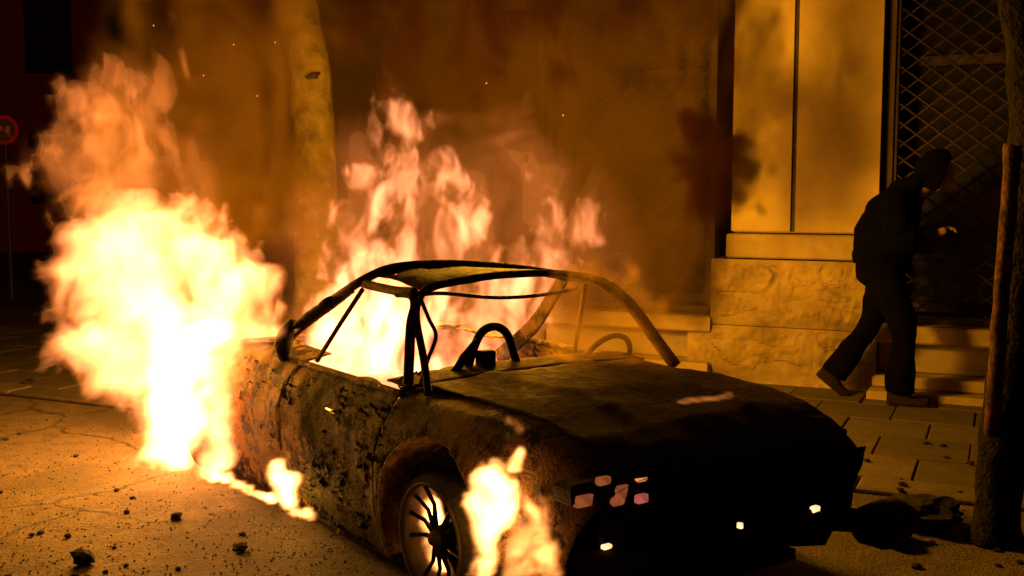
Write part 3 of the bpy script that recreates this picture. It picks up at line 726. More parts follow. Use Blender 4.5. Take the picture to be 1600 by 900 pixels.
J = dict(hip=(-.01, 0, .92), waist=(-.03, 0, 1.08), chest=(.02, 0, 1.30), neck=(.19, 0, 1.47), head=(.29, 0, 1.535),
         shL=(.07, .18, 1.40), shR=(.07, -.18, 1.40), elL=(-.08, .25, 1.16), wrL=(.06, .12, 1.10), elR=(.10, -.25, 1.13), wrR=(.335, -.19, 1.19),
         hpL=(-.02, .09, .90), hpR=(.02, -.09, .90), knL=(-.09, .10, .55), anL=(-.34, .10, .15), knR=(.15, -.10, .48), anR=(.13, -.10, .09))
for k in J: J[k] = Vector(J[k])
def lerp(a, b, t): return a + (b - a) * t
bv = dict(hip=(J['hip'], (.10, .13)), waist=(J['waist'], (.09, .12)), chest=(J['chest'], (.11, .15)), neck=(J['neck'], .055), head=(J['head'], .075), shL=(J['shL'], .06), shR=(J['shR'], .06),
          elL=(J['elL'], .042), wrL=(J['wrL'], .027), elR=(J['elR'], .042), wrR=(J['wrR'], .027), hpL=(J['hpL'], .085), hpR=(J['hpR'], .085), knL=(J['knL'], .058), anL=(J['anL'], .038), knR=(J['knR'], .058), anR=(J['anR'], .038),
          pmR=(J['wrR'] + Vector((.07, .01, .03)), (.03, .02)), pmL=(J['wrL'] + Vector((.08, 0, -.01)), (.03, .02)))
be = [('hip', 'waist'), ('waist', 'chest'), ('chest', 'neck'), ('neck', 'head'), ('chest', 'shL'), ('chest', 'shR'), ('shL', 'elL'), ('elL', 'wrL'), ('shR', 'elR'), ('elR', 'wrR'), ('hip', 'hpL'), ('hip', 'hpR'), ('hpL', 'knL'), ('knL', 'anL'), ('hpR', 'knR'), ('knR', 'anR'), ('wrR', 'pmR'), ('wrL', 'pmL')]
body = MB(); body.add(*skin_mesh(bv, be))
for key in ('pmR', 'pmL'):      # fingers and thumb, slightly curled
    P = bv[key][0]
    for q, ln in enumerate((.05, .056, .052, .042)):
        a = P + Vector((.015, (q - 1.5) * .016, .004)); b_ = a + Vector((ln * .5, 0, .004)); c_ = b_ + Vector((ln * .3, 0, -ln * .35)); e_ = c_ + Vector((-.005, 0, -ln * .22))
        body.add(*skin_mesh({'a': (a, .010), 'b': (b_, .0085), 'c': (c_, .008), 'd': (e_, .006)}, [('a', 'b'), ('b', 'c'), ('c', 'd')], 1))
    s_ = 1 if key == 'pmR' else -1
    a = P + Vector((-.02, s_ * .02, .0)); body.add(*skin_mesh({'a': (a, .011), 'b': (a + Vector((.03, s_ * .022, .012)), .010), 'c': (a + Vector((.062, s_ * .018, .004)), .007)}, [('a', 'b'), ('b', 'c')], 1))
# head: shaped ellipsoid with brow, nose, mouth, chin, tilted down
def headpt(u, v):
    th = 2 * math.pi * u; ph = math.pi * v; x = math.sin(ph) * math.cos(th); y = math.sin(ph) * math.sin(th); z = math.cos(ph)
    X = .098 * x; Y = .076 * y * (1 - .25 * max(0, -z)); Z = .118 * z
    fr = max(0, x) ** 3 * math.exp(-(y / .35) ** 2)
    X += fr * (.006 * math.exp(-((z - .22) / .12) ** 2) - .010 * math.exp(-((z - .05) / .1) ** 2))      # brow, eye hollow
    X += .03 * max(0, x) * math.exp(-(y / .16) ** 2) * math.exp(-((z + .16) / .16) ** 2)               # nose
    X += .010 * max(0, x) * math.exp(-(y / .3) ** 2) * (math.exp(-((z + .43) / .07) ** 2) + math.exp(-((z + .53) / .06) ** 2)) + .012 * max(0, x) * math.exp(-((z + .8) / .15) ** 2)
    X -= .03 * max(0, -x) * max(0, -z)
    q = Matrix.Rotation(math.radians(24), 3, 'Y') @ Vector((X, Y, Z))
    return tuple(J['head'] + Vector((.035, 0, .055)) + q)
body.grid(headpt, 33, 25)
for s_ in (-1, 1): body.add(*skin_mesh({'a': (J['head'] + Vector((.02, s_ * .078, .07)), .012), 'b': (J['head'] + Vector((.012, s_ * .082, .03)), .010)}, [('a', 'b')], 1))
body.build('body', 'skin', pe, True)
def loft(mb, rings, n=24, sub=4):
    """rings: (centre, rx, ry) stacked along a spine"""
    C_ = spline([r[0] for r in rings], sub); A_ = spline([(r[1], r[2], 0) for r in rings], sub); k = len(C_)
    mb.grid(lambda u, v: tuple(C_[int(round(u * (k - 1)))] + Vector((A_[int(round(u * (k - 1)))].x * math.cos(2 * math.pi * v), A_[int(round(u * (k - 1)))].y * math.sin(2 * math.pi * v), 0))), k, n + 1)
def rumple(mb, a): mb.v = [tuple(Vector(v) + Vector((nz(v, 6, 1), nz(v, 6, 4), nz(v, 5, 8))) * a + Vector((nz(v, 17, 2), nz(v, 17, 6), 0)) * a * .5) for v in mb.v]
mb = MB(); V_ = Vector
loft(mb, [(V_((-.02, 0, .965)), .19, .18), (V_((-.025, 0, 1.0)), .195, .18), (V_((-.01, 0, 1.14)), .195, .19), (V_((.02, 0, 1.28)), .205, .20), (V_((.06, 0, 1.40)), .165, .19), (V_((.11, 0, 1.48)), .12, .14), (V_((.16, 0, 1.54)), .125, .12), (V_((.225, 0, 1.58)), .125, .115), (V_((.25, 0, 1.60)), .03, .03)])
for q in 'LR':
    a, b_, c_ = J['sh' + q], J['el' + q], J['wr' + q]
    pts = spline([a + (a - b_) * .15, a, lerp(a, b_, .55), b_, lerp(b_, c_, .5), lerp(b_, c_, .96)], 5); mb.tube(pts, [.06 + .042 * math.sin(math.pi * min(.75, .25 + i / len(pts))) if i < 20 else .062 - .012 * (i - 20) / 6 for i in range(len(pts))], 14)
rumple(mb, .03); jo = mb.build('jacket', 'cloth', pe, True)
# hood drawn over the head, open at the face
def hoodpt(u, v):
    th = math.radians(-112 + 224 * u) + math.pi; ph = math.pi * (.02 + .75 * v)
    q = Vector((.145 * math.sin(ph) * math.cos(th), .115 * math.sin(ph) * math.sin(th), .155 * math.cos(ph)))
    if q.x > 0: q.x *= 1.12
    q = Matrix.Rotation(math.radians(20), 3, 'Y') @ q
    return tuple(J['head'] + Vector((.03, 0, .065)) + q + Vector((nz(q, 14, 2), nz(q, 14, 6), nz(q, 14, 9))) * .008)
MB().grid(hoodpt, 30, 20).build('hood', 'cloth', jo, True, .014)
mb = MB()
loft(mb, [(V_((-.02, 0, .80)),   .09, .12), (V_((-.02, 0, .86)), .165, .165), (V_((-.02, 0, .95)), .17, .165), (V_((-.02, 0, 1.02)), .165, .16)])
for sd_, kn, an, th_ in ((1, J['knL'], J['anL'], V_((-.04, .09, .74))), (-1, J['knR'], J['anR'], V_((.08, -.09, .72)))):
    pts = spline([V_((-.01, sd_ * .085, .95)), th_, kn, lerp(kn, an, .5), lerp(kn, an, .98)], 6); mb.tube(pts, [.13 - .047 * min(1, i / 12) + .012 * max(0, (i - 16) / 8) for i in range(len(pts))], 16)
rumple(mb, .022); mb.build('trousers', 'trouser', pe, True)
def shoe(an, tilt):
    rot = Matrix.Rotation(tilt, 3, 'Y'); mb = MB()
    def fn(u, v):
        x = -.085 + .27 * u; w = .040 + .012 * math.sin(math.pi * min(1, u * 1.1)) - .018 * max(0, u - .8) * 5; hgt = .095 - .055 * sstep(.25, .75, u)
        a = math.pi * (1.12 * v - .06); y = w * math.cos(a); z = -.07 + max(0, math.sin(a)) * hgt + (.0 if math.sin(a) > 0 else -.005)
        k = 1 - .9 * max(0, abs(u - .5) * 2 - .9) * 10 * .5
        return tuple(an + rot @ Vector((x, y * k, z)))
    mb.grid(fn, 20, 14); mb.grid(lambda u, v: tuple(an + rot @ Vector((-.088 + .275 * u, (.046 - .016 * max(0, u - .8) * 5 - .02 * max(0, .12 - u) * 8) * (2 * v - 1), -.078))), 14, 4)
    o = mb.build('shoe', 'shoe', pe, True, .012); return o
shoe(J['anL'] + Vector((.0, 0, .005)), math.radians(38)); shoe(J['anR'] + Vector((.01, 0, -.004)), 0)

# ------------------------------------------------------------------ debris on the ground
def chunk(name, px, py, size, label, cat, flat=.5, m='debris', group=None, sd=1):
    p = ground(px, py); bm = bmesh.new(); bmesh.ops.create_icosphere(bm, subdivisions=3 if size > .06 else 2, radius=1)
    for v in bm.verts:
        n_ = v.co.copy(); r = 1 + .5 * nz(n_, 1.6, sd) + .35 * nz(n_, 3.7, sd + 3)
        v.co = Vector((n_.x * r * size, n_.y * r * size * random.uniform(.85, 1), n_.z * r * size * flat))
    mz = min(v.co.z for v in bm.verts)
    for v in bm.verts: v.co.z -= mz + .003
    me = bpy.data.meshes.new(name); bm.to_mesh(me); bm.free(); me.materials.append(M[m]); o = bpy.data.objects.new(name, me); COL.objects.link(o)
    wy = (p - WP).dot(WN); on = -PW < wy < 0
    o.location = (p.x, p.y, .033 if on else 0); o.rotation_euler = (0, 0, sd * 1.7); tag(o, label, cat, group); return o
chunk('charred_lump', 130, 882, .045, 'largest black charred lump on the asphalt, bottom left', 'debris', .7, sd=3)
chunk('charred_lump', 276, 811, .028, 'charred lump with a bent tip on the asphalt below the rear wheel', 'debris', .6, sd=8)
chunk('charred_lump', 376, 861, .035, 'dark lump at the edge of the soot patch beside the car door', 'debris', .5, sd=12)
chunk('charred_lump', 45, 605, .05, 'flat dark scrap on the far asphalt at left, beyond the fireball', 'debris', .3, sd=14)
chunk('charred_lump', 215, 676, .028, 'black scrap on the asphalt just left of the rear flames', 'debris', .6, sd=16)
chunk('torn_bumper_piece', 1440, 822, .17, 'large black torn car piece lying on the paving near the tree', 'debris', .33, 'char', sd=21)
chunk('torn_bumper_piece', 1385, 845, .11, 'smaller black torn piece lying between bumper and tree', 'debris', .35, 'char', sd=23)
rng = random.Random(5)
for k in range(46):
    px = rng.uniform(-20, 620); py = rng.uniform(640, 905)
    if px > 320 and py < 690 + (px - 320) * .75: continue
    chunk('charred_fragment', px, py, rng.uniform(.006, .016), 'tiny charred fragment scattered on the asphalt left of the car', 'debris', .6, sd=30 + k, group='charred fragments strewn over the asphalt')
for k in range(26):
    px = rng.uniform(1330, 1600); py = rng.uniform(670, 890)
    chunk('paving_fragment', px, py, rng.uniform(.008, .022), 'small dark fragment scattered on the paving at right', 'debris', .5, sd=130 + k, group='dark fragments strewn over the paving')
gr = MB(); rng = random.Random(9)
for k in range(2600):
    p = ground(rng.uniform(-200, 760), 640 + 300 * rng.random() ** .8); s_ = rng.uniform(.002, .006)
    gr.add([(p.x - s_, p.y - s_, 0), (p.x + s_, p.y - s_ * .6, 0), (p.x + s_ * .3, p.y + s_, 0), (p.x, p.y, s_ * 1.3)], [(0, 1, 3), (1, 2, 3), (2, 0, 3)])
tag(gr.build('grit', 'debris'), 'fine black grit over the asphalt', 'grit', kind='stuff')

# ------------------------------------------------------------------ fire and smoke: volumes grown from noise fields
def bspl(n, size, cell, off):
    c = np.linspace(0, size, n) / cell + off; m = int(math.ceil(size / cell)) + 5; i = np.floor(c).astype(int); t = c - i
    W = np.zeros((n, m), np.float32); r = np.arange(n)
    for k, w in enumerate(((1 - t) ** 3 / 6, (3 * t ** 3 - 6 * t ** 2 + 4) / 6, (-3 * t ** 3 + 3 * t ** 2 + 3 * t + 1) / 6, t ** 3 / 6)): W[r, i + k] += w
    return W
def bnoise(N, size, cell, seed):
    rg = np.random.default_rng(seed); W = [bspl(N[k], size[k], cell[k], rg.random()) for k in range(3)]
    g = rg.standard_normal([w.shape[1] for w in W]).astype(np.float32)
    f = np.einsum('ia,abc->ibc', W[0], g); f = np.einsum('jb,ibc->ijc', W[1], f); f = np.einsum('kc,ijc->ijk', W[2], f)
    return f / (f.std() + 1e-6)
def fbm(N, size, cell, seed, octs=3, gain=.6):
    f = 0; a = 1.0; tot = 0
    for o in range(octs):
        f = f + a * bnoise(N, size, [c / 2.05 ** o for c in cell], seed * 31 + o); tot += a * a; a *= gain
    return f / math.sqrt(tot)
def warp(f, dx, dz):
    """resample a field with its x/z indices pushed along by dx, dz (in voxels)"""
    I, Jj, K = np.meshgrid(*[np.arange(n, dtype=np.float32) for n in f.shape], indexing='ij')
    x = np.clip(I + dx, 0, f.shape[0] - 1.001); z = np.clip(K + dz, 0, f.shape[2] - 1.001)
    i = x.astype(np.int32); k = z.astype(np.int32); u = x - i; w = z - k; j = Jj.astype(np.int32)
    return (f[i, j, k] * (1 - u) + f[i + 1, j, k] * u) * (1 - w) + (f[i, j, k + 1] * (1 - u) + f[i + 1, j, k + 1] * u) * w
def sdf2(poly, X, Z):
    x, z = np.meshgrid(X, Z, indexing='ij'); d = np.full(x.shape, 1e9); ins = np.zeros(x.shape, bool); n = len(poly)
    for i in range(n):
        ax, az = poly[i]; bx, bz = poly[(i + 1) % n]; ex, ez = bx - ax, bz - az
        t = np.clip(((x - ax) * ex + (z - az) * ez) / (ex * ex + ez * ez + 1e-12), 0, 1)
        d = np.minimum(d, np.hypot(x - ax - t * ex, z - az - t * ez))
        c = (az > z) != (bz > z)
        if abs(bz - az) > 1e-9: ins ^= c & (x < (bx - ax) * (z - az) / (bz - az) + ax)
    return np.where(ins, d, -d).astype(np.float32)

def fire_mat(name, hot=(1, .285, .08), cool=(1, .225, .028), lo=.8, hi=6.0, k=1.0):
    m = bpy.data.materials.new(name); m.use_nodes = True; nt = m.node_tree; nt.nodes.clear()
    o = nt.nodes.new('ShaderNodeOutputMaterial'); e = nt.nodes.new('ShaderNodeEmission'); a = nt.nodes.new('ShaderNodeAttribute'); a.attribute_name = 'density'
    mr = nt.nodes.new('ShaderNodeMapRange'); mr.inputs[1].default_value = lo; mr.inputs[2].default_value = hi; nt.links.new(a.outputs['Fac'], mr.inputs[0])
    nt.links.new(mixc(nt, mr.outputs[0], cool, hot), e.inputs[0])
    mm = nd(nt, 'ShaderNodeMath', operation='MULTIPLY'); mm.inputs[1].default_value = k; nt.links.new(a.outputs['Fac'], mm.inputs[0])
    nt.links.new(mm.outputs[0], e.inputs[1]); nt.links.new(e.outputs[0], o.inputs['Volume']); return m
def smoke_mat(name, col, dens):
    m = bpy.data.materials.new(name); m.use_nodes = True; nt = m.node_tree; nt.nodes.clear()
    o = nt.nodes.new('ShaderNodeOutputMaterial'); p = nt.nodes.new('ShaderNodeVolumePrincipled'); a = nt.nodes.new('ShaderNodeAttribute'); a.attribute_name = 'density'
    p.inputs['Color'].default_value = col + (1,); p.inputs['Density Attribute'].default_value = ''; p.inputs['Anisotropy'].default_value = .2
    mm = nd(nt, 'ShaderNodeMath', operation='MULTIPLY'); mm.inputs[1].default_value = dens; nt.links.new(a.outputs['Fac'], mm.inputs[0])
    nt.links.new(mm.outputs[0], p.inputs['Density']); nt.links.new(p.outputs[0], o.inputs['Volume']); return m

def volume(name, d, lo, hi, material, loc, rz, parent=None):
    N = d.shape; me = bpy.data.meshes.new(name + '_field'); me.vertices.add(d.size)
    at_ = me.attributes.new('d', 'FLOAT', 'POINT'); at_.data.foreach_set('value', np.ascontiguousarray(d, dtype=np.float32).ravel())
    dob = bpy.data.objects.new(name + '_field', me)
    ng = bpy.data.node_groups.new(name, 'GeometryNodeTree')
    ng.interface.new_socket('Geometry', in_out='INPUT', socket_type='NodeSocketGeometry'); ng.interface.new_socket('Geometry', in_out='OUTPUT', socket_type='NodeSocketGeometry')
    N_ = ng.nodes.new; L = ng.links.new; go = N_('NodeGroupOutput'); vc = N_('GeometryNodeVolumeCube')
    vc.inputs['Min'].default_value = lo; vc.inputs['Max'].default_value = hi
    for q, v in zip('XYZ', N): vc.inputs['Resolution ' + q].default_value = v
    def vm(op, a, b):
        n_ = N_('ShaderNodeVectorMath'); n_.operation = op; L(a, n_.inputs[0])
        if b is not None: n_.inputs[1].default_value = b
        return n_
    pos = N_('GeometryNodeInputPosition')
    v = vm('SUBTRACT', pos.outputs[0], lo); v = vm('MULTIPLY', v.outputs[0], [(N[i] - 1) / (hi[i] - lo[i]) for i in range(3)])
    v = vm('ADD', v.outputs[0], (.5, .5, .5)); v = vm('FLOOR', v.outputs[0], None); v = vm('DOT_PRODUCT', v.outputs[0], (N[1] * N[2], N[2], 1))
    si = N_('GeometryNodeSampleIndex'); si.data_type = 'FLOAT'; si.domain = 'POINT'; si.clamp = True
    na = N_('GeometryNodeInputNamedAttribute'); na.data_type = 'FLOAT'; na.inputs[0].default_value = 'd'
    oi = N_('GeometryNodeObjectInfo'); oi.inputs[0].default_value = dob
    L(oi.outputs['Geometry'], si.inputs['Geometry']); L(na.outputs[0], si.inputs['Value']); L(v.outputs['Value'], si.inputs['Index']); L(si.outputs[0], vc.inputs['Density'])
    sm = N_('GeometryNodeSetMaterial'); L(vc.outputs[0], sm.inputs[0]); sm.inputs['Material'].default_value = material; L(sm.outputs[0], go.inputs[0])
    vd = bpy.data.volumes.new(name); vd.materials.append(material); o = bpy.data.objects.new(name, vd); COL.objects.link(o)
    o.location = loc; o.rotation_euler = (0, 0, rz); md = o.modifiers.new('field', 'NODES'); md.node_group = ng
    if parent: o.parent = parent
    return o

def surface_net(D, lo, hi, thr):
    """closed skin of the part of a field above thr"""
    D = np.pad(D, 1); N = D.shape; ins = D > thr
    c = np.zeros([n - 1 for n in N], np.int32); P = np.zeros([n - 1 for n in N] + [3], np.float32); W = np.zeros([n - 1 for n in N], np.float32)
    sl = lambda q: tuple(slice(k, N[i] - 1 + k) for i, k in enumerate(q))
    for q in np.ndindex(2, 2, 2): c += ins[sl(q)]
    act = (c > 0) & (c < 8)
    for ax in range(3):
        for q in np.ndindex(2, 2, 2):
            if q[ax]: continue
            r = list(q); r[ax] = 1; a, b = D[sl(q)], D[sl(tuple(r))]; cr = (ins[sl(q)] != ins[sl(tuple(r))]) & act
            t = np.where(cr, (thr - a) / np.where(np.abs(b - a) < 1e-6, 1, b - a), 0)
            for k in range(3): P[..., k] += np.where(cr, t if k == ax else q[k], 0)
            W += cr
    idx = np.full(act.shape, -1, np.int64); ii = np.argwhere(act); idx[act] = np.arange(len(ii))
    V = P[act] / W[act][:, None] + ii - 1; fs = []
    for ax in range(3):
        u, v = (ax + 1) % 3, (ax + 2) % 3; sh = [slice(1, n - 1) for n in N]; s0 = list(sh); s1 = list(sh); s0[ax] = slice(0, N[ax] - 1); s1[ax] = slice(1, N[ax])
        a, b = ins[tuple(s0)], ins[tuple(s1)]; e = np.argwhere(a != b); fl = a[tuple(e.T)]; o = e.copy()
        for k in (u, v): o[:, k] += 1
        def at_(du, dv):
            z = o.copy(); z[:, u] -= du; z[:, v] -= dv; return idx[tuple(z.T)]
        q = np.stack([at_(1, 1), at_(0, 1), at_(0, 0), at_(1, 0)], 1); q[~fl] = q[~fl][:, ::-1]; fs.append(q)
    fs = np.concatenate(fs); sc = [(hi[k] - lo[k]) / (N[k] - 3) for k in range(3)]
    for _ in range(3):   # relax
        A = np.zeros_like(V); n_ = np.zeros(len(V))
        for k in range(4): np.add.at(A, fs[:, k], V[fs[:, (k + 1) % 4]]); np.add.at(n_, fs[:, k], 1)
        V = .5 * V + .5 * A / np.maximum(n_, 1)[:, None]
    V = V * sc + np.array(lo)
    return [tuple(map(float, v)) for v in V], [tuple(map(int, f)) for f in fs]
def sheath_mat():  # near-transparent shell, added so each flame volume has an outline
    m = bpy.data.materials.new('flame_front'); m.use_nodes = True; nt = m.node_tree; nt.nodes.clear()
    o = nt.nodes.new('ShaderNodeOutputMaterial'); e = nt.nodes.new('ShaderNodeEmission'); t = nt.nodes.new('ShaderNodeBsdfTransparent'); x = nt.nodes.new('ShaderNodeMixShader')
    e.inputs[0].default_value = (1, .28, .05, 1); e.inputs[1].default_value = 1.2
    f = tex(nt, 9, 3); mr = nt.nodes.new('ShaderNodeMapRange'); nt.links.new(f, mr.inputs[0]); mr.inputs[1].default_value = .3; mr.inputs[2].default_value = .8; mr.inputs[3].default_value = .015; mr.inputs[4].default_value = .05
    nt.links.new(mr.outputs[0], x.inputs[0]); nt.links.new(t.outputs[0], x.inputs[1]); nt.links.new(e.outputs[0], x.inputs[2]); nt.links.new(x.outputs[0], o.inputs['Surface']); return m
SHEATH = sheath_mat()
def blaze(name, label, cat, material, origin, rz, vox, half, layers, seed, kind=None, thr=.6):
    """layers: outline (measured in the photo), L = brightness summed through the depth, half thickness, edge raggedness, streak contrast"""
    e1 = Vector((math.cos(rz), math.sin(rz), 0)); e2 = Vector((-math.sin(rz), math.cos(rz), 0)); o = Vector(origin)
    def loc(px, py):
        d = ray(px, py); t = (o - OV).dot(e2) / d.dot(e2); p = OV + d * t; return ((p - o).dot(e1), p.z - o.z)
    for l in layers: l['p'] = [loc(*q) for q in l['poly']]
    pad = max(max(l.get('edge', .1), .03) for l in layers) * 1.6
    xs = [q[0] for l in layers for q in l['p']]; zs = [q[1] for l in layers for q in l['p']]
    lo = (min(xs) - pad, -half, max(min(zs) - pad, -o.z + .004)); hi = (max(xs) + pad, half, max(zs) + pad)
    size = [hi[i] - lo[i] for i in range(3)]; N = [max(8, int(size[i] / vox[i])) for i in range(3)]
    X, Y, Z = [np.linspace(lo[i], hi[i], N[i], dtype=np.float32) for i in range(3)]
    D = np.zeros(N, np.float32)
    for q, l in enumerate(layers):
        sd = seed * 100 + q * 10; c = l.get('cell', .25); ed = l.get('edge', .1); th = l.get('half', half * .8)
        n1 = fbm(N, size, (c, c * l.get('deep', 3.0), c * 1.3), sd, 4, .62)
        wx = fbm(N, size, (c * .7, c, c * 1.0), sd + 1, 2) * (c * .22 / vox[0]); wz = fbm(N, size, (c * .7, c, c * 1.0), sd + 2, 2) * (c * .3 / vox[2])
        st = fbm(N, size, (c * .26, c * l.get('deep', 2.6), c * .26 * l.get('stretch', 2.4)), sd + 3, 4, .7); st = warp(st, wx, wz)
        s = sdf2(l['p'], X, Z)[:, None, :] - l.get('inset', 0) + ed * (.5 * n1 + .5 * st) + (l['teeth'] * (.55 - np.abs(bnoise(N, size, (.05, 2.0, .26), sd + 7)) + .45 * (.7 - np.abs(bnoise(N, size, (.024, 2.0, .12), sd + 8)))) if 'teeth' in l else 0)
        sf = l.get('soft', .12); T = th * np.sqrt(np.clip(s / (sf * 2.2), .0, 1)) + 1e-4
        yc = l.get('y', 0) + th * .3 * n1.mean(axis=1, keepdims=True)
        dep = np.clip(1 - ((Y[None, :, None] - yc) / T) ** 2, 0, 1)
        base = sstep(0, sf, s) * dep
        ct = l.get('contrast', .6)
        mod = np.clip(1 + ct * st, .0, 3.2)
        if l.get('sharp'): mod = mod ** l['sharp']
        if 'grad' in l:
            g = l['grad']; (ax, az), (bx, bz) = loc(*g[0]), loc(*g[1]); dx, dz = bx - ax, bz - az
            tt = np.clip(((X[:, None] - ax) * dx + (Z[None, :] - az) * dz) / (dx * dx + dz * dz), 0, 1); base = base * (1 + (g[2] - 1) * tt)[:, None, :]
        D += (l['L'] / (1.33 * th) * base * mod).astype(np.float32)
    for ax in range(3):   # fade to nothing at the faces of the box
        if ax == 2: r = np.minimum(1, (N[2] - 1 - np.arange(N[2])) / 6.)
        else: r = np.minimum(1, np.minimum(np.arange(N[ax]), N[ax] - 1 - np.arange(N[ax])) / 4.)
        D *= r.reshape([-1 if k == ax else 1 for k in range(3)]).astype(np.float32)
    D[D < .012 * D.max() / 6] = 0
    if kind:
        ob = volume(name, D, lo, hi, material, o, rz)
    else:
        vs, fs = surface_net(D[::2, :, ::2], lo, hi, thr)
        mb = MB(); mb.v = vs; mb.f = fs; ob = mb.build(name, SHEATH, None, True, loc=o, rz=rz)
        volume('glow', D, lo, hi, material, (0, 0, 0), 0, ob)
    tag(ob, label, cat, kind=kind); return ob

FM = fire_mat('flame')
FR = fire_mat('flame_over_roof', hot=(1, .30, .115), cool=(1, .235, .045), lo=.4, hi=3.5)
FB = [(96, 400), (118, 352), (150, 322), (175, 330), (205, 298), (230, 318), (262, 296), (300, 294), (322, 320), (318, 354), (352, 348), (378, 372), (380, 404), (420, 416), (448, 462), (455, 505), (460, 540), (430, 600), (400, 700), (345, 742), (270, 738), (206, 716), (246, 690), (236, 642), (205, 624), (150, 604), (138, 576), (80, 562), (64, 538), (120, 505), (98, 478), (114, 440)]
blaze('fireball', 'huge white-hot fireball engulfing the rear of the burning car', 'fire', FM, (0, 6.15, 0), 0, (.012, .04, .014), .62, [
    dict(poly=FB, L=6.0, half=.5, edge=.030, soft=.014, contrast=.5, cell=.17, teeth=.06, inset=.025, deep=9, stretch=4),
    dict(poly=[(110, 420), (190, 340), (300, 330), (400, 430), (420, 540), (330, 640), (240, 620), (170, 560)], L=2.2, half=.4, edge=.12, soft=.2, contrast=.8, cell=.24),
    dict(poly=[(70, 330), (40, 270), (55, 200), (95, 125), (165, 100), (240, 112), (300, 150), (275, 205), (265, 290), (345, 320), (350, 400), (150, 420), (110, 360)], L=.42, inset=.05, half=.40, edge=.11, teeth=.05, soft=.14, contrast=.95, sharp=1.4, deep=5, cell=.22, stretch=3.0, grad=((160, 130), (230, 350), 1.7)),
    dict(poly=[(318, 380), (322, 300), (336, 345), (352, 322), (360, 362), (378, 338), (388, 385), (412, 378), (420, 440), (380, 460)], L=1.2, half=.15, edge=.03, soft=.05, contrast=.8, sharp=1.4, deep=6, cell=.14, stretch=3.5),
    dict(poly=[(205, 150), (240, 90), (262, 5), (296, 10), (305, 110), (285, 180), (230, 190)], L=.2, half=.2, edge=.07, soft=.12, contrast=.9, cell=.22),
    dict(poly=[(45, 330), (20, 250), (70, 130), (200, 60), (330, 180), (420, 330), (470, 450), (300, 480), (110, 400)], L=.34, half=.5, edge=.09, soft=.35, contrast=.4, cell=.5)], 1)  # wide faint layer: lit haze round the fireball, put in as emission
blaze('roof_flames', 'tall orange flames leaping from the car cabin above the roof', 'fire', FR, (0, 5.75, 0), 0, (.011, .04, .013), .50, [
    dict(poly=[(460, 640), (460, 520), (500, 440), (560, 392), (650, 400), (690, 450), (690, 640)], L=5.0, half=.34, edge=.05, soft=.10, contrast=.8, deep=5, cell=.18),
    dict(poly=[(640, 640), (650, 430), (760, 410), (870, 420), (870, 500), (820, 560), (800, 640)], L=1.5, half=.32, edge=.06, soft=.12, contrast=.9, sharp=1.4, deep=5, cell=.16, stretch=2, grad=((640, 520), (850, 500), .6)),
    dict(poly=[(500, 440), (500, 370), (515, 320), (535, 265), (575, 250), (615, 275), (610, 330), (585, 370), (600, 440)], L=.75, half=.22, edge=.05, soft=.08, contrast=.9, sharp=1.6, deep=5, cell=.17, stretch=3),
    dict(poly=[(550, 440), (565, 390), (605, 330), (635, 300), (660, 240), (705, 225), (738, 290), (742, 350), (725, 400), (760, 440)], L=.8, half=.24, edge=.05, soft=.09, contrast=.9, sharp=1.6, deep=5, cell=.17, stretch=3),
    dict(poly=[(572, 230), (580, 160), (625, 160), (668, 180), (660, 240), (650, 300), (610, 340), (596, 260)], L=.45, half=.16, edge=.05, soft=.08, contrast=1.0, sharp=1.6, deep=5, cell=.15, stretch=3),
    dict(poly=[(760, 445), (765, 385), (825, 370), (850, 330), (815, 268), (880, 265), (950, 315), (940, 365), (900, 400), (900, 445)], L=.32, half=.2, edge=.06, soft=.09, contrast=1.0, sharp=1.6, deep=5, cell=.15),
    dict(poly=[(420, 540), (440, 260), (560, 120), (700, 130), (900, 200), (1030, 300), (1060, 480), (960, 560), (800, 640)], L=.26, half=.4, edge=.12, soft=.35, contrast=.4, cell=.5)], 2)  # broad faint layer: haze lit by the flames, put in as emission
RZ = -(math.pi / 2 - CA)
FMS = fire_mat('flame_small', hot=(1, .36, .085), cool=(1, .26, .03), lo=1, hi=14)
blaze('rear_wheel_flame', 'white flame pouring down over the rear wheel to the road', 'fire', FM, cw(0, -.83, 0), RZ, (.012, .02, .012), .12, [
    dict(poly=[(212, 718), (240, 690), (232, 600), (250, 520), (330, 500), (318, 560), (305, 640), (304, 700), (296, 738), (250, 736)], L=7, half=.09, edge=.03, soft=.03, contrast=.4, cell=.14),
    dict(poly=[(290, 520), (335, 480), (390, 500), (425, 515), (385, 560), (355, 610), (340, 660), (325, 620)], L=1.5, half=.08, edge=.06, soft=.08, contrast=.8, cell=.14),  # thin flame, also standing in for fire reflected on the body edge
    dict(poly=[(322, 560), (338, 540), (345, 620), (343, 690), (356, 742), (326, 748), (324, 690)], L=5, half=.08, edge=.02, soft=.02, contrast=.4, cell=.1)], 8, thr=6)
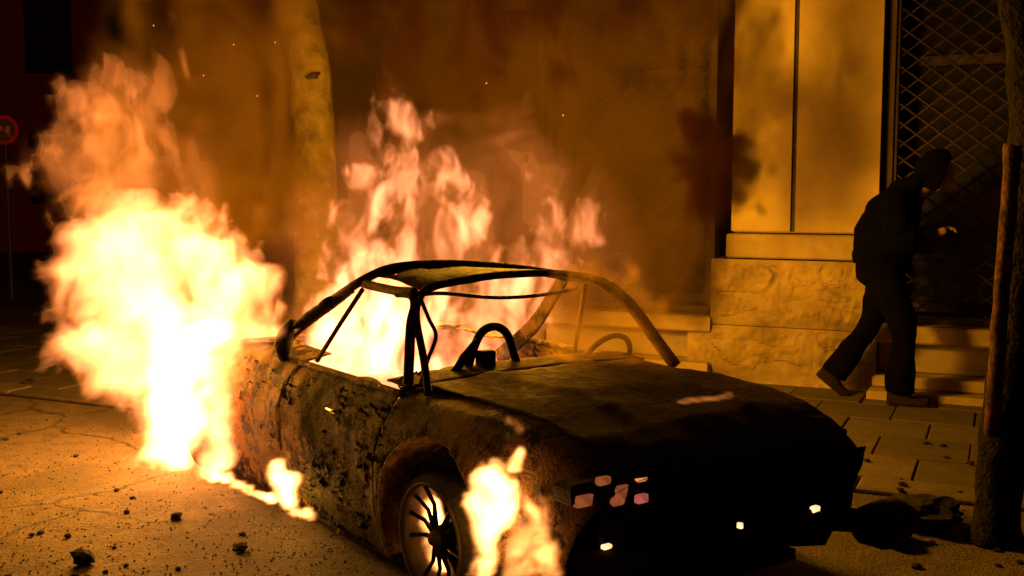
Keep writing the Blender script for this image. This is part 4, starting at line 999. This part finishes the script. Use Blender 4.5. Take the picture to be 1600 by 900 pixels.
blaze('fender_flame', 'bright flame licking up the front fender behind the headlight', 'fire', FMS, cw(0, -.79, 0), RZ, (.006, .012, .007), .085, [
    dict(poly=[(738, 905), (745, 840), (733, 775), (745, 735), (770, 725), (800, 750), (808, 790), (795, 835), (770, 845), (765, 905)], L=7, half=.06, edge=.016, soft=.025, contrast=.5, cell=.07),
    dict(poly=[(745, 750), (748, 722), (758, 735), (775, 715), (782, 735), (775, 760)], L=1.2, half=.04, edge=.012, soft=.02, contrast=.6, cell=.06),
    dict(poly=[(795, 735), (800, 710), (815, 692), (820, 705), (808, 740)], L=4, half=.03, edge=.006, soft=.015, contrast=.4, cell=.05),
    dict(poly=[(790, 665), (792, 640), (805, 655), (812, 680)], L=.6, half=.03, edge=.01, soft=.02, contrast=.6, cell=.05),
    dict(poly=[(790, 905), (795, 850), (805, 800), (835, 770), (860, 790), (880, 830), (870, 905)], L=.9, half=.05, edge=.03, soft=.03, contrast=1.5, cell=.07, stretch=3)], 3, thr=6)
blaze('wheel_flame', 'fire glowing behind the spokes of the front wheel', 'fire', FMS, cw(0, -.655, 0), RZ, (.006, .010, .007), .05, [
    dict(poly=[(660, 905), (660, 800), (664, 770), (680, 765), (694, 810), (694, 905)], L=6, half=.035, edge=.014, soft=.014, contrast=.9, cell=.06)], 4, thr=10)
blaze('sill_flame', 'small flame standing against the lower car door', 'fire', FMS, cw(0, -.80, 0), RZ, (.008, .014, .008), .08, [
    dict(poly=[(430, 750), (430, 715), (440, 712), (448, 730), (460, 735), (466, 755), (455, 772), (462, 792), (485, 812), (465, 808), (436, 782)], L=8, half=.05, edge=.010, soft=.02, contrast=.4, cell=.06)], 5, thr=12)
blaze('ground_flame', 'thin line of fire burning on the road along the sill', 'fire', FMS, cw(0, -.80, 0), RZ, (.012, .014, .006), .08, [
    dict(poly=[(325, 752), (335, 735), (355, 740), (390, 755), (430, 780), (440, 792), (400, 776), (360, 756)], L=6, half=.05, edge=.010, soft=.015, contrast=.6, cell=.08)], 6, thr=10)
blaze('hood_flame', 'thin low flame flickering across the middle of the hood', 'fire', FMS, (.66, 3.815, 0), CA, (.008, .016, .005), .08, [
    dict(poly=[(1025, 633), (1070, 626), (1110, 620), (1138, 609), (1143, 617), (1115, 627), (1070, 632)], L=.5, half=.05, edge=.004, soft=.008, contrast=.5, cell=.10)], 7, thr=1)

# smoke drifting between the car and the shop front
SM = smoke_mat('brown_smoke', (.60, .38, .07), 1.0); SD = smoke_mat('black_smoke', (.10, .035, .015), 1.0)
blaze('smoke_veil', 'brown smoke veil drifting across the shop front behind the car', 'smoke', SM, WP - WN * .48, -WA, (.05, .12, .05), .42, [
    dict(poly=[(330, 480), (330, -160), (1120, -160), (1120, 200), (1060, 420), (940, 520), (600, 520)], L=3.0, half=.34, edge=.18, soft=.5, contrast=.45, cell=.7),
    dict(poly=[(520, 60), (560, -160), (1140, -160), (1120, 60), (900, 100), (780, 180), (640, 150)], L=1.2, half=.32, edge=.2, soft=.4, contrast=.6, cell=.5),
    dict(poly=[(860, 500), (860, 100), (1120, 100), (1125, 480)], L=1.6, half=.3, edge=.12, soft=.2, contrast=.4, cell=.5)], 11, kind='stuff')
blaze('black_smoke', 'dark smoke puffs in front of the ochre pilaster', 'smoke', SD, (0, 7.2, 0), 0, (.03, .08, .03), .30, [
    dict(poly=[(1050, 350), (1040, 200), (1110, 160), (1180, 180), (1220, 270), (1190, 330), (1120, 360)], L=6, half=.2, edge=.10, soft=.20, contrast=.35, cell=.45),
    dict(poly=[(1120, 150), (1130, 10), (1215, 10), (1220, 100), (1170, 150)], L=2.2, half=.2, edge=.10, soft=.2, contrast=.35, cell=.45),
    dict(poly=[(1120, 340), (1120, 0), (1230, 0), (1260, 180), (1200, 300)], L=1.2, half=.2, edge=.1, soft=.25, contrast=.7, cell=.4),
    dict(poly=[(1240, 180), (1300, 90), (1380, 0), (1370, 120), (1300, 190)], L=.9, half=.2, edge=.1, soft=.2, contrast=.7, cell=.4),
    dict(poly=[(500, 60), (520, -170), (1140, -170), (1130, 60), (1000, 110), (880, 140), (760, 200), (640, 160)], L=2.6, half=.24, edge=.16, soft=.35, contrast=.7, cell=.5),
    dict(poly=[(300, 60), (300, -170), (480, -170), (470, 40), (400, 110)], L=1.6, half=.2, edge=.12, soft=.3, contrast=.6, cell=.5),
    dict(poly=[(360, 420), (380, 240), (410, 90), (450, 120), (450, 300), (440, 420)], L=.9, half=.2, edge=.1, soft=.2, contrast=.7, cell=.4)], 12, kind='stuff')
blaze('cabin_smoke', 'thin ochre smoke filling the far side of the car cabin', 'smoke', SM, (0, 4.62, 0), 0, (.02, .04, .02), .16, [
    dict(poly=[(840, 600), (830, 440), (900, 410), (1010, 430), (1070, 500), (1085, 585)], L=.75, half=.13, edge=.05, soft=.10, contrast=.5, cell=.2)], 13, kind='stuff')
blaze('street_smoke', 'brown glowing smoke drifting up the street behind the fireball', 'smoke', SM, (0, 7.4, 0), 0, (.05, .12, .05), .42, [
    dict(poly=[(60, 420), (140, 60), (260, -140), (560, -140), (560, 420), (330, 480)], L=1.5, half=.36, edge=.2, soft=.5, contrast=.5, cell=.7)], 14, kind='stuff')
rng = random.Random(3)
for px, py in ((365, 70), (430, 66), (318, 118), (402, 150), (240, 40), (760, 130), (880, 180)):
    p = at(px, py, 6.4); o = MB().lathe([(0, -.006), (.005, -.002), (.004, .004), (0, .007)], 6, 'z').build('spark', 'ember', None, loc=p)
    tag(o, 'tiny glowing spark drifting in the smoke above the fire', 'spark', 'sparks above the fire')
